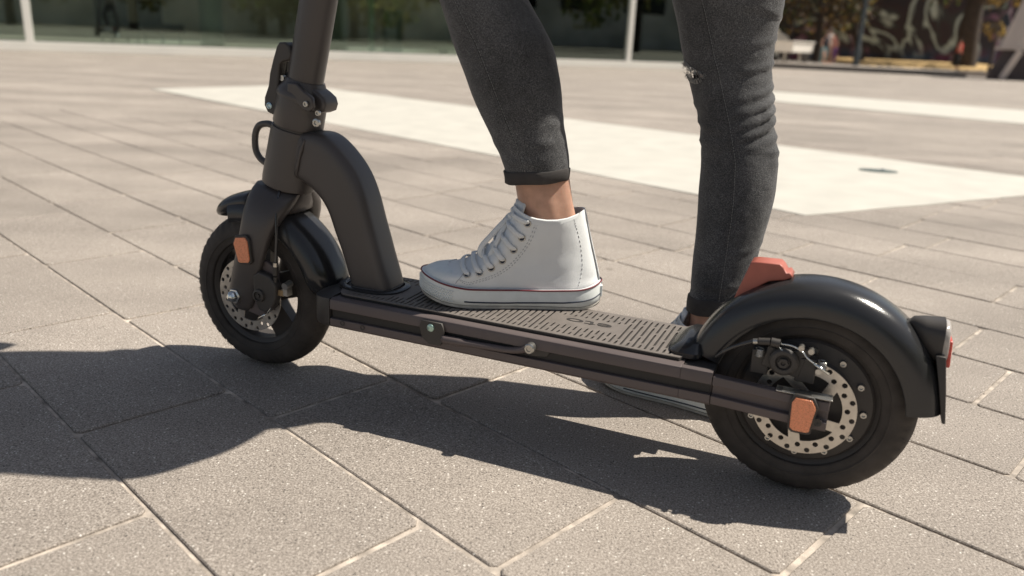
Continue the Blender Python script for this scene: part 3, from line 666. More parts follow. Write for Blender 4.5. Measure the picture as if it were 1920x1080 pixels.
# rubber mat with slots
MY = .0585
outline = []
for (x, y) in ((.150, -MY), (.64, -MY)): outline.append((x, y))
for a in np.linspace(-PI / 2, PI / 2, 13)[1:-1]: outline.append((.64 + .026 * math.cos(a), MY * math.sin(a) ** 1 if False else MY * math.sin(a)))
outline += [(.64, MY), (.150, MY), (.146, .050), (.146, -.050)]
holes = []
def slot(x, y0, y1, w=.0016, blob=1):
    lp = [(x - w, y0 + w), (x, y0), (x + w, y0 + w), (x + w, y1 - w * 2)]
    if blob: lp += [(x + w + .0014, y1 - w * 1.6), (x + w + .0012, y1 - .0006), (x, y1), (x - w, y1 - w)]
    else: lp += [(x, y1), (x - w, y1 - w)]
    return lp
k = 0; x = .156
while x < .632:
    in_text = .235 < x < .345
    in_neck = x > .555
    if in_text:
        segs = ([(-.052, -.024), (.020, .052)] if k % 2 else [(-.052, -.036), (-.030, -.020), (.016, .034), (.040, .052)])
    elif in_neck:
        m = .040 + .004 * ((x - .555) / .08)
        segs = [(-.054, -.0435), (.0435, .054)] if x > .575 else [(-.054, -.030), (.030, .054)]
    else:
        segs = ([(-.054, .010), (.0135, .054)] if k % 2 else [(-.054, -.034), (-.0305, .036), (.0395, .054)])
        if k % 4 == 1: segs = [(-.054, -.010), (-.0065, .054)]
    for a, b in segs:
        if b - a > .008: holes.append(slot(x, a, b))
    k += 1; x += .0079
plate_obj('deck_mat', [outline] + holes, .0024, M_MAT, sc, lambda v: Vector((v.x, v.y, .1654 + v.z)), bevel=.0)
mb = MB(); mb.loft([[(x_, y_ * 1.02, z_) for x_, y_ in outline] for z_ in (.1600, .1641)]); mesh_obj('mat_base', mb, M_MATBASE, sc)
# word on the mat (upside down from this side)
fc = bpy.data.curves.new('txt', 'FONT'); fc.body = 'eto'; fc.size = .040; fc.extrude = .0004; fc.align_x = 'CENTER'; fc.align_y = 'CENTER'
fo = bpy.data.objects.new('tmp', fc); COL.objects.link(fo); dg = bpy.context.evaluated_depsgraph_get(); tm = bpy.data.meshes.new_from_object(fo.evaluated_get(dg)); bpy.data.objects.remove(fo)
for v in tm.vertices: v.co = Vector((.288 + v.co.x * 1.25, -.003 + v.co.y * .62, .1667 + v.co.z))
tm.materials.clear(); tm.materials.append(M_MATBASE)
to = bpy.data.objects.new('lettering', tm); COL.objects.link(to); to.parent = sc
for sg in (1, -1):
    pr = [(.060, .1575), (.070, .1630), (.0755, .1610), (HP, .157), (HP, .1465), (.0700, .1455), (.0700, .1335), (HP, .1325), (HP, .1225), (.073, .1185), (.060, .1185)]
    mb = MB(); mb.loft([[(s, sg * t_, h) for t_, h in pr] for s in (.1055, .1433)]); mesh_obj('side_rail', mb, M_BROWN, sc, smooth=30)
for sg in (1, -1):
    mb = MB(); mb.box((.1245, sg * .0480, .1560), (.0375, .0235, .008)); mesh_obj('gap_filler', mb, M_DARK, sc, bevel=.001)  # filler plates added to darken the wheel gap and stop light passing through
    mb = MB(); mb.box((.1245, sg * .0480, .1225), (.0375, .0235, .006)); mesh_obj('gap_filler', mb, M_DARK, sc, bevel=.001)
# rear dropout arms
for sg in (1, -1):
    pr = [(.064, .157), (HP, .1575), (HP + .0012, .1465), (.0715, .1455), (.0715, .1335), (HP + .0012, .1325), (HP, .1215), (.064, .1185)]
    mb = MB(); rings = []
    for s, dz in ((S_A - .0004, 0), (.02, -.0035), (-.028, -.005)):
        rings.append([(s, sg * t_, h + dz) for t_, h in pr])
    mb.loft(rings); arm = mesh_obj('rear_arm', mb, M_BROWN, sc, smooth=30, bevel=.001)
    mb = MB(); mb.box((.001, sg * .071, .1565), (.062, .0165, .0016)); mesh_obj('cover_plate', mb, M_BOLT if sg > 0 else M_DARK, arm, bevel=.0006)
    mb = MB(); mb.revolve((-.018, 0, .127), [(sg * .078, 0), (sg * .078, .005), (sg * .0798, .005), (sg * .0798, .002), (sg * .0786, 0)], 14); mesh_obj('screw', mb, M_DARK, arm, smooth=40)
# axle through the rear wheel
mb = MB(); mb.cyl((0, -.074, RW), (0, .070, RW), .006, 16); mesh_obj('rear_axle', mb, M_BOLT, sc, smooth=40)
# orange reflectors
def reflector(s, h, t_, w, hh, tilt=0):
    out = [(-w * .75, hh), (w * .6, hh), (w, hh * .55), (w * .72, -hh * .92), (w * .5, -hh), (-w * .62, -hh), (-w * .9, -hh * .85), (-w, hh * .7)]
    rot = lambda p, k: (s + (p[0] * math.cos(tilt) - p[1] * math.sin(tilt)) * k, h + (p[0] * math.sin(tilt) + p[1] * math.cos(tilt)) * k)
    hs = plate_obj('reflector_housing', [[rot(p, 1.16) for p in out]], .006, M_DARK, sc, XF(t_), bevel=.001)
    plate_obj('reflector', [[rot(p, 1) for p in out]], .0036, M_ORANGE, hs, XF(t_ + .0032), bevel=.0006)
reflector(-.001, .1345, .0815, -.0125, .0195)
reflector(.8115, .212, .0725, .0125, .0185, R(-8))

# fenders
def fender(c, r, a0, a1, hw, depth, name, n=40, taper=None, thick=.0022):
    def sec(a, k=1.0, rr=r):
        out = []; d = Vector((math.cos(a), 0, math.sin(a)))
        for q in np.linspace(-1, 1, 25):
            ph_ = q * PI / 2; cs, sn = abs(math.cos(ph_)), abs(math.sin(ph_))
            y = hw * k * math.copysign(sn ** .62, q) if abs(q) > 1e-6 else 0
            dr = -depth * (1 - cs ** .75)
            out.append(Vector(c) + d * (rr + dr) + Vector((0, y, 0)))
        return out
    mb = MB(); rings = []
    for i in range(n + 1):
        a = a0 + (a1 - a0) * i / n; k = taper(i / n) if taper else 1
        o_ = sec(a, k); inn = sec(a, k * .955, r - thick)
        rings.append(o_ + inn[::-1])
    mb.loft(rings)
    return mesh_obj(name, mb, M_FEND, sc, smooth=50)
def tap_front(u): return 1.0 if u < .2 else (1 if u < .85 else 1 - .35 * ((u - .85) / .15) ** 2)
fender((WB, 0, RW), .154, R(76), R(172), .042, .034, 'front_fender', taper=tap_front)
# thicker nose over the front of the front fender
mb = MB(); rings = []
for i in range(15):
    u = i / 14; a = R(60) + R(30) * u; d = Vector((math.cos(a), 0, math.sin(a))); k = math.sqrt(max(0.02, 1 - (1 - min(1, u * 2.2)) ** 2))
    cc = Vector(FC) + d * (.1385 + .009 * u)
    rings.append(super_ring(cc, (0, 1, 0), d, .036 * (.5 + .5 * k), .0150 * k + .001, 24, 2.4))
mb.loft(rings); mesh_obj('fender_nose', mb, M_FEND, sc, smooth=180)
rf = fender((0, 0, RW), .1500, R(18), R(173), .0440, .038, 'rear_fender', 60, lambda u: 1.0)
# fender foot on the deck
mb = MB(); mb.loft([super_ring((s, 0, .168 + dz), (1, 0, 0), (0, 1, 0), a, b, 28, 4) for s, dz, a, b in ((.146, -.004, .0225, .052), (.146, .002, .0225, .052), (.144, .006, .019, .047), (.140, .012, .013, .040))]); mesh_obj('fender_foot', mb, M_FEND, sc, smooth=40)
for t_ in (-.03, .0):
    mb = MB(); mb.cyl((.1565, t_, .170), (.1565, t_, .1755), .0035, 12); mesh_obj('screw', mb, M_BOLT, sc, smooth=40)
# mud flap
mb = MB(); mb.loft([[(-.128, -.030, .214), (-.1385, -.030, .214), (-.1385, .030, .214), (-.128, .030, .214)], [(-.138, -.036, .176), (-.1450, -.036, .176), (-.1450, .036, .176), (-.138, .036, .176)], [(-.1470, -.0375, .138), (-.1510, -.0375, .1375), (-.1510, .0375, .1375), (-.1470, .0375, .138)]]); mesh_obj('mud_flap', mb, M_DARK, sc, smooth=40, bevel=.0008)
# red latch on the fender
plate_obj('folding_hook', [[(.098, .238), (.084, .2845), (.079, .286), (.053, .287), (.049, .284), (.0445, .277), (.0405, .278), (.0385, .2755), (.044, .2720), (.062, .268), (.082, .253)]], .030, M_RED, sc, XF(-.004), bevel=.002)
# tail light
tl = bpy.data.objects.new('tail_light', None); COL.objects.link(tl); tl.parent = sc
mb = MB(); mb.loft([super_ring(c_, u_, (0, 1, 0), a_, b_, 32, e_) for c_, u_, a_, b_, e_ in (((-.100, 0, .236), (.5, 0, .85), .007, .008, 2), ((-.106, 0, .233), (.3, 0, .95), .0150, .0150, 2.2), ((-.116, 0, .2285), (.1, 0, 1), .0205, .0210, 2.5), ((-.1325, 0, .2245), (0, 0, 1), .0250, .0245, 3.0), ((-.1340, 0, .2245), (0, 0, 1), .0255, .0250, 3.0))]); mesh_obj('housing', mb, M_DARK, tl, smooth=60)
mb = MB(); mb.loft([super_ring((x_, 0, .2235), (.05, 0, 1), (0, 1, 0), a_, a_ * .96, 32, 3.0) for x_, a_ in ((-.1342, .0240), (-.1392, .0240), (-.1404, .0225))]); mesh_obj('lens', mb, M_CLEAR, tl, smooth=60)
mb = MB(); mb.box((-.1418, 0, .2145), (.0052, .040, .032), Matrix.Rotation(R(4), 3, 'Y')); mesh_obj('red_reflector', mb, M_REDL, tl, bevel=.0015)
mb = MB(); mb.cyl((-.096, 0, .238), (-.110, 0, .240), .006, 12); mesh_obj('bracket', mb, M_DARK, tl, smooth=40)
mb = MB(); mb.tube([(-.118, .012, .212), (-.124, .014, .203), (-.129, .01, .198)], .0035, 8); mesh_obj('red_wire_cover', mb, M_REDL, tl, smooth=180)

# rear brake caliper
cal = bpy.data.objects.new('brake_caliper', None); COL.objects.link(cal); cal.parent = sc
mb = MB(); mb.revolve((.029, .052, .186), [(-.010, 0), (-.010, .017), (.010, .017), (.013, .014), (.013, .009), (.010, .008), (.010, 0)], 24)
mesh_obj('piston_cap', mb, M_DARK, cal, smooth=35, bevel=.0008)
for c_, z_, a_, nm_ in (((.030, .047, .184), (.044, .020, .026), -12, 'caliper_body'), ((.004, .047, .178), (.022, .018, .030), 0, 'mounting_lug'), ((.056, .046, .178), (.02, .016, .03), 0, 'mounting_lug'), ((.01, .052, .198), (.018, .010, .010), 20, 'cable_arm')):
    mb = MB(); mb.box(c_, z_, Matrix.Rotation(R(a_), 3, 'Y')); mesh_obj(nm_, mb, M_DARK, cal, smooth=35, bevel=.0012)
mb = MB(); mb.revolve((.029, .065, .186), [(0, 0), (0, .0065), (.003, .006), (.003, .003), (.001, .002), (.001, 0)], 6); mesh_obj('hex_bolt', mb, M_DARK, cal, smooth=30)
for (s, h, t_) in ((.057, .192, .060), (-.013, .190, .060)):
    mb = MB()
    for j in range(4): mb.revolve((s, 0, h), [(0, 0), (0, .001)], 3)
    mb = MB()
    for j in range(5): mb.tube([(s + .0045 * math.cos(q), t_ + .0045 * math.sin(q), h - .004 + j * .0018 + .0018 * q / 6.28) for q in np.linspace(0, 6.28, 13)], .0007, 5)
    mb.cyl((s, t_, h - .006), (s, t_, h + .004), .003, 10); mesh_obj('spring', mb, M_BOLT, cal, smooth=180)
mb = MB(); mb.cyl((.060, .060, .2055), (.047, .060, .2075), .0042, 14); mb.cyl((.046, .060, .2075), (.036, .060, .2070), .0052, 14); mesh_obj('barrel_adjuster', mb, M_DARK, cal, smooth=40)
mb = MB(); mb.cyl((.066, .060, .2043), (.061, .060, .2053), .0036, 12); mesh_obj('ferrule', mb, M_BOLT, cal, smooth=40)
mb = MB(); mb.tube(smoothpath([(.108, .050, .172), (.098, .054, .183), (.085, .058, .194), (.066, .060, .2045)], 6), .0023, 10); mesh_obj('brake_cable', mb, M_CABLE, cal, smooth=180)
mb = MB(); mb.tube(smoothpath([(.036, .060, .207), (.022, .062, .2075), (.010, .064, .203), (.004, .066, .1975), (-.004, .066, .1925)], 5), .0010, 8); mb.tube([(.036, .062, .203), (.027, .064, .197)], .0010, 6); mb.tube([(-.004, .066, .1925), (-.022, .066, .183)], .0019, 8); mesh_obj('inner_wire', mb, M_CHROME, cal, smooth=180)
for (s, h) in ((.001, .2055), (.012, .2075), (-.010, .183)):
    mb = MB(); mb.cyl((s, .055, h), (s, .066, h), .0034, 12); mesh_obj('bolt', mb, M_BOLT, cal, smooth=40)

# kickstand along the side groove
ks = bpy.data.objects.new('kickstand', None); COL.objects.link(ks); ks.parent = sc
plate_obj('pivot_bracket', [[(.503, .150), (.500, .158), (.470, .158), (.466, .148), (.467, .134), (.472, .1275), (.488, .1265), (.499, .134)]], .004, M_DARK, ks, XF(.0795), bevel=.0008)
mb = MB(); mb.revolve((.4855, 0, .1505), [(.080, 0), (.080, .0058), (.0835, .0052), (.0845, .003), (.0845, 0)], 18); mesh_obj('pivot_bolt', mb, mat('zinc_green', (.40, .56, .50), .3, metal=.7), ks, smooth=50)
mb = MB(); mb.tube(smoothpath([(.468, .080, .1370), (.44, .080, .1375), (.40, .079, .1385), (.37, .078, .1395), (.352, .078, .1430), (.342, .079, .1485)], 5), [.0058] * 6 + [.0045] * 20, 10); mesh_obj('stand_leg', mb, M_BROWN, ks, smooth=180)
plate_obj('end_plate', [[(.372, .1555), (.345, .1600), (.325, .1595), (.312, .150), (.318, .140), (.335, .1375), (.36, .140)]], .003, M_DARK, ks, XF(.0745), bevel=.0008)
mb = MB(); mb.revolve((.3385, 0, .1495), [(.074, 0), (.074, .0072), (.0862, .0072), (.0875, .0058), (.0875, .0035), (.0862, .003), (.0862, 0)], 24); mesh_obj('stop_bolt', mb, M_BOLT, ks, smooth=40)

# neck: axis rakes backwards
def axs(h): return .7795 - .242 * (h - .31)
AXV = Vector((-.242, 0, 1)).normalized(); AXN = Vector((1, 0, .242)).normalized()
def ax_pt(h, ds=0, t_=0): return Vector((axs(h), t_, h)) + AXN * ds
def ax_rings(tab, n=40, e=2): return [super_ring(ax_pt(h), AXN, (0, 1, 0), a, b, n, e) for h, a, b in tab]
mb = MB(); mb.loft(ax_rings([(.302, .038, .036), (.304, .0405, .038), (.312, .0412, .0385), (.386, .0392, .0375), (.3905, .0385, .037)])); mesh_obj('head_tube', mb, M_BLACK, sc, smooth=30)
mb = MB(); mb.loft(ax_rings([(.3905, .036, .0345), (.3945, .036, .0345)])); mesh_obj('headset_ring', mb, M_DARK, sc, smooth=30)
mb = MB(); mb.loft(ax_rings([(.3945, .0365, .0355), (.3965, .0378, .0365), (.428, .0372, .036), (.436, .0368, .0355)])); mesh_obj('lower_collar', mb, M_BLACK, sc, smooth=30)
mb = MB(); mb.loft([super_ring(ax_pt(h, d_), AXN, (0, 1, 0), a, b, 40, 2.2) for h, d_, a, b in ((.4362, 0, .0372, .036), (.440, 0, .038, .0365), (.446, .000, .036, .034), (.456, -.001, .0295, .0290), (.462, 0, .0275, .027))]); mesh_obj('upper_collar', mb, M_BLACK, sc, smooth=35)
mb = MB(); mb.loft(ax_rings([(.460, .0262, .0262), (.7, .0262, .0262), (1.12, .0250, .0250)], 32)); mesh_obj('stem', mb, M_BLACK, sc, smooth=30)
# hinge block reaching back
plate_obj('hinge_block', [[(.748, .459), (.735, .456), (.724, .4490), (.712, .4420), (.7045, .4365), (.7025, .430), (.7045, .4245), (.711, .4220), (.724, .4215), (.744, .4205), (.748, .430)]], .036, M_BLACK, sc, XF(.0), bevel=.005)
plate_obj('hinge_ear', [[(.748, .456), (.735, .456), (.724, .447), (.710, .4385), (.7085, .428), (.7135, .4225), (.722, .4235), (.732, .4315), (.748, .434)]], .008, M_BLACK, sc, XF(.0300), bevel=.0025)
for (s, h, t_, r, nm) in ((.7165, .4310, .0345, .0042, 'hinge_bolt'), (.7045, .4185, .0230, .0042, 'clamp_bolt'), (.7055, .4050, .0260, .0062, 'clamp_bolt')):
    mb = MB(); mb.revolve((s, 0, h), [(t_, 0), (t_, r), (t_ + .003, r), (t_ + .0036, r * .85), (t_ + .0036, r * .5), (t_ + .002, r * .45), (t_ + .002, 0)], 18); mesh_obj(nm, mb, M_BOLT, sc, smooth=40)
# quick-release lever in front
lv = bpy.data.objects.new('folding_lever', None); COL.objects.link(lv); lv.parent = sc
plate_obj('lever_arm', [[(.7745, .506), (.771, .510), (.763, .5105), (.757, .506), (.7545, .497), (.758, .4915), (.768, .4895), (.7755, .4845), (.7785, .466), (.7805, .450), (.782, .432), (.7825, .4185), (.789, .4125), (.797, .415), (.8015, .423), (.8005, .433), (.7925, .450), (.789, .468), (.782, .488)]], .020, M_DARK, lv, XF(.010), bevel=.003)
mb = MB(); mb.box((.7745, .004, .474), (.0075, .012, .030), Matrix.Rotation(R(-13), 3, 'Y')); mesh_obj('link_plate', mb, M_CHROME, lv, smooth=40)
mb = MB(); mb.cyl((.7735, .008, .463), (.7735, .016, .463), .0042, 12); mesh_obj('link_bolt', mb, M_BOLT, lv, smooth=40)
mb = MB(); mb.revolve((.7935, 0, .4225), [(.019, 0), (.019, .0052), (.0220, .0048), (.0228, .0030), (.0215, .0020), (.0215, 0)], 16); mesh_obj('bolt', mb, mat('zinc_blue', (.45, .58, .62), .25, metal=.8), lv, smooth=40)
# hook loop at the front of the head tube
mb = MB(); mb.tube(smoothpath([(.800, .004, .3905), (.812, .004, .3935), (.828, .004, .3895), (.8365, .004, .376), (.8375, .004, .354), (.8305, .004, .3405), (.818, .004, .3335), (.806, .004, .333)], 5), .0052, 10, flat=1.0); mesh_obj('bag_hook', mb, M_BLACK, sc, smooth=180)
# fork crown and legs
mb = MB(); mb.loft([super_ring((s, 0, h), (1, 0, .2), (0, 1, 0), a, b, 40, e_) for s, h, a, b, e_ in ((.7835, .3015, .0375, .0355, 2), (.785, .293, .0375, .040, 2.1), (.787, .283, .0365, .046, 2.3), (.789, .273, .034, .049, 2.6), (.790, .268, .028, .046, 2.6))]); fk = mesh_obj('fork_crown', mb, M_BLACK, sc, smooth=80)
for sg in (1, -1):
    path = [(.7850, .018, .3010, .0365, .018), (.7862, .026, .2930, .0365, .021), (.7885, .036, .2800, .0350, .022), (.7925, .046, .2640, .0315, .0195), (.7965, .0535, .2480, .0280, .0155), (.8010, .0580, .2300, .0258, .0125), (.8080, .0600, .2060, .0248, .0105), (.8170, .0595, .1800, .0242, .0100), (.8255, .0580, .1540, .0245, .0095), (.8315, .0570, .1340, .0240, .0090), (.8350, .0560, .1190, .0205, .0080), (.8365, .0550, .1100, .010, .006)]
    mb = MB(); mb.loft([super_ring((s, sg * t_, h), (1, 0, .2), (0, 1, 0), a, b, 28, 2.6) for s, t_, h, a, b in path]); mesh_obj('fork_leg', mb, M_BLACK, sc, smooth=80)
mb = MB(); mb.cyl((WB, -.060, RW), (WB, .070, RW), .005, 16); mesh_obj('front_axle', mb, M_BOLT, sc, smooth=40)
mb = MB(); mb.revolve((.8385, 0, .1335), [(.064, 0), (.064, .0115), (.070, .0115), (.0705, .009), (.0765, .0085), (.0795, .0055), (.081, 0)], 6); mesh_obj('axle_nut', mb, M_CHROME, sc, smooth=50, bevel=.0006)
# front caliper and bracket
cf = bpy.data.objects.new('brake_caliper', None); COL.objects.link(cf); cf.parent = sc
plate_obj('caliper_bracket', [[(.812, .190), (.806, .196), (.783, .192), (.768, .184), (.766, .150), (.778, .118), (.800, .104), (.822, .108), (.82, .15)]], .008, M_BROWN, cf, XF(.052), bevel=.0012)
plate_obj('caliper_body', [[(.798, .170), (.790, .176), (.772, .172), (.762, .160), (.764, .140), (.770, .126), (.782, .118), (.792, .122), (.799, .135)]], .016, M_DARK, cf, XF(.060), bevel=.003)
mb = MB(); mb.revolve((.790, 0, .142), [(.066, 0), (.066, .011), (.0715, .010), (.0725, .007), (.0700, .0065), (.0700, .003), (.072, .0028), (.072, 0)], 28); mesh_obj('adjuster_dial', mb, M_DARK, cf, smooth=40)
mb = MB(); mb.tube(smoothpath([(.770, .035, .300), (.764, .052, .272), (.7605, .058, .240), (.7615, .060, .212), (.7625, .061, .195)], 5), .0022, 10); mesh_obj('brake_cable', mb, M_CABLE, cf, smooth=180)
mb = MB(); mb.cyl((.7625, .061, .196), (.7627, .061, .190), .0036, 12); mesh_obj('ferrule', mb, M_STEEL, cf, smooth=40)
mb = MB(); mb.cyl((.7627, .061, .190), (.7635, .061, .176), .0040, 12); mb.cyl((.7636, .061, .174), (.7645, .061, .165), .0032, 12); mesh_obj('barrel_adjuster', mb, M_DARK, cf, smooth=40)
mb = MB(); mb.tube(smoothpath([(.7645, .061, .165), (.7635, .064, .150), (.7655, .066, .134), (.772, .067, .122), (.778, .066, .116)], 5), .0011, 8); mb.tube([(.782, .066, .112), (.796, .064, .103)], .0018, 8); mesh_obj('inner_wire', mb, M_CHROME, cf, smooth=180)
mb = MB(); mb.cyl((.745, .050, .164), (.745, .064, .162), .0055, 14); mb.box((.747, .055, .152), (.008, .012, .012)); mesh_obj('brake_pin', mb, M_BOLT, cf, smooth=40)
mb = MB(); mb.box((.756, .058, .1495), (.012, .006, .009)); mesh_obj('pad_tab', mb, mat('brass', (.42, .30, .17), .4, metal=.6), cf)
# curved beam from neck to deck
arch = [((0.7636, 0.3576), 0.0311, R(-8)), ((0.7436, 0.3556), 0.0359, R(-20)), ((0.7222, 0.3523), 0.0415, R(-32)), ((0.7000, 0.3396), 0.0407, R(-43)), ((0.6775, 0.3179), 0.0382, R(-52)), ((0.6623, 0.2921), 0.0357, R(-61)), ((0.6505, 0.2579), 0.0338, R(-71)), ((0.6413, 0.2322), 0.0328, R(-74)), ((0.6337, 0.2096), 0.0322, R(-77)), ((0.6241, 0.1791), 0.0328, R(-79)), ((0.6211, 0.1660), 0.0335, R(-80))]
mb = MB(); rings = []
A3 = smoothpath([Vector((p_[0], p_[1], w_)) for p_, w_, a_ in arch], 5); AA = smoothpath([Vector((a_, 0, 0)) for p_, w_, a_ in arch], 5)
for (s, h, hwid), (ang, _u, _v) in zip([tuple(q) for q in A3], [tuple(q) for q in AA]):
    nrm = Vector((math.sin(-ang), 0, math.cos(ang))) if False else Vector((-math.sin(ang) * -1, 0, math.cos(ang)))
    nrm = Vector((-abs(math.sin(ang)), 0, math.cos(ang)))      # across the beam, up and back
    rings.append(super_ring((s, 0, h), nrm, (0, 1, 0), hwid, .0295, 40, 5.0))
mb.loft(rings); mesh_obj('curved_beam', mb, M_BLACK, sc, smooth=70)
mb = MB(); mb.loft([super_ring((.6265, 0, z), (1, 0, 0), (0, 1, 0), a, b, 40, 2.6) for z, a, b in ((.1642, .0535, .042), (.1690, .0535, .042), (.1702, .0515, .040), (.1702, .0455, .034), (.1675, .043, .032))], caps=(False, False)); mesh_obj('beam_collar', mb, M_FEND, sc, smooth=40)
mb = MB(); mb.tube(super_ring((.6245, 0, .1690), (1, 0, 0), (0, 1, 0), .0345, .0310, 60, 4.0) + [super_ring((.6245, 0, .1690), (1, 0, 0), (0, 1, 0), .0345, .0310, 60, 4.0)[0]], [.0022 + .0006 * math.sin(i * 2.1) for i in range(61)], 6); mesh_obj('weld_bead', mb, M_BLACK, sc, smooth=180)
mb = MB(); mb.tube(super_ring((axs(.350) - .034, 0, .352), (-.3, 0, .95), (0, 1, 0), .0350, .0305, 40, 4), [.003 + .0008 * math.sin(i * 2.3) for i in range(40)], 6); mesh_obj('weld_bead', mb, M_BLACK, sc, smooth=180)
# handlebar (above the frame)
hb = ax_pt(1.13)
mb = MB(); mb.tube([(hb.x + .02, -.24, 1.13), (hb.x, -.12, 1.135), (hb.x, .12, 1.135), (hb.x + .02, .24, 1.13)], .012, 14); mesh_obj('handlebar', mb, M_BLACK, sc, smooth=60)
for sg in (-1, 1):
    mb = MB(); mb.cyl((hb.x + .008, sg * .14, 1.134), (hb.x + .02, sg * .255, 1.13), .017, 16); mesh_obj('grip', mb, M_TYRE, sc, smooth=60)
    mb = MB(); mb.tube([(hb.x + .03, sg * .12, 1.125), (hb.x + .055, sg * .16, 1.115), (hb.x + .06, sg * .23, 1.11)], .004, 8); mesh_obj('brake_lever', mb, M_BOLT, sc, smooth=60)
mb = MB(); mb.box((hb.x, 0, 1.155), (.06, .07, .02)); mesh_obj('display', mb, M_DARK, sc, bevel=.004)

# ------------------------------------------------------------------ the rider
PO = W(.24, -.10, 0)
per = thing('person', 'rider in grey ripped skinny jeans and white canvas high-top sneakers, one foot on the scooter', 'person', PO, SROT, off=(-.24, .10, 0))
# shoes ------------------------------------------------------------
WT = [(0, .026), (.05, .030), (.15, .0335), (.3, .0345), (.45, .037), (.6, .0435), (.72, .0475), (.85, .0455), (.93, .040), (1, .033)]
LEN = .262
XFZ = [(.030, .2540), (.036, .2490), (.042, .239), (.0465, .220), (.0535, .199), (.062, .182), (.073, .168), (.087, .154), (.108, .1405), (.128, .1300), (.145, .122)]
XBZ = [(.0, -.001), (.034, -.001), (.058, .005), (.097, .016), (.135, .026), (.145, .030)]
def W_at(x, xb, xf, rb, rf_, k):
    w = lerp_tab(min(max(x / LEN, 0), 1), WT) * k
    u = (x - xb) / rb
    if u < 1: w *= math.sqrt(max(0, 1 - (1 - u) ** 2))
    u = (xf - x) / rf_
    if u < 1: w *= math.sqrt(max(0, 1 - (1 - u) ** 2))
    return w
def loop_pts(xb, xf, z, rb, rf_, k, n=44, grow=0, zf=None):
    pts = []
    for j in range(n + 1):
        x = xb + (xf - xb) * (1 - math.cos(PI * j / n)) / 2; pts.append((x, W_at(x, xb, xf, rb, rf_, k)))
    c = []
    for (x, y) in pts: c.append([x, y])
    for (x, y) in pts[-2:0:-1]: c.append([x, -y])
    out = []
    cx = (xb + xf) / 2
    for i, (x, y) in enumerate(c):
        nx = 0
        if x < xb + .03: nx = -grow * (1 - (x - xb) / .03)
        if x > xf - .04: nx = grow * (1 - (xf - x) / .04)
        yy = y + math.copysign(grow, y) * min(1, abs(y) / .02) if abs(y) > 1e-6 else y
        zz = z if zf is None else zf(x)
        out.append(Vector((x + nx, yy + .003 * math.sin(PI * min(max(x / LEN, 0), 1)), zz)))
    return out
def spring(x): return .011 * max(0, (x - .175) / .085) ** 2 + .003 * max(0, (.03 - x) / .03) ** 2
def kz(z): return lerp_tab(z, [(.03, .97), (.05, .95), (.08, .98), (.11, 1.08), (.145, 1.17)])
def rbz(z): return lerp_tab(z, [(.030, .045), (.05, .060), (.08, .070), (.145, .062)])
def rfz(z): return lerp_tab(z, [(.03, .05), (.045, .045), (.055, .035), (.07, .028), (.145, .030)])
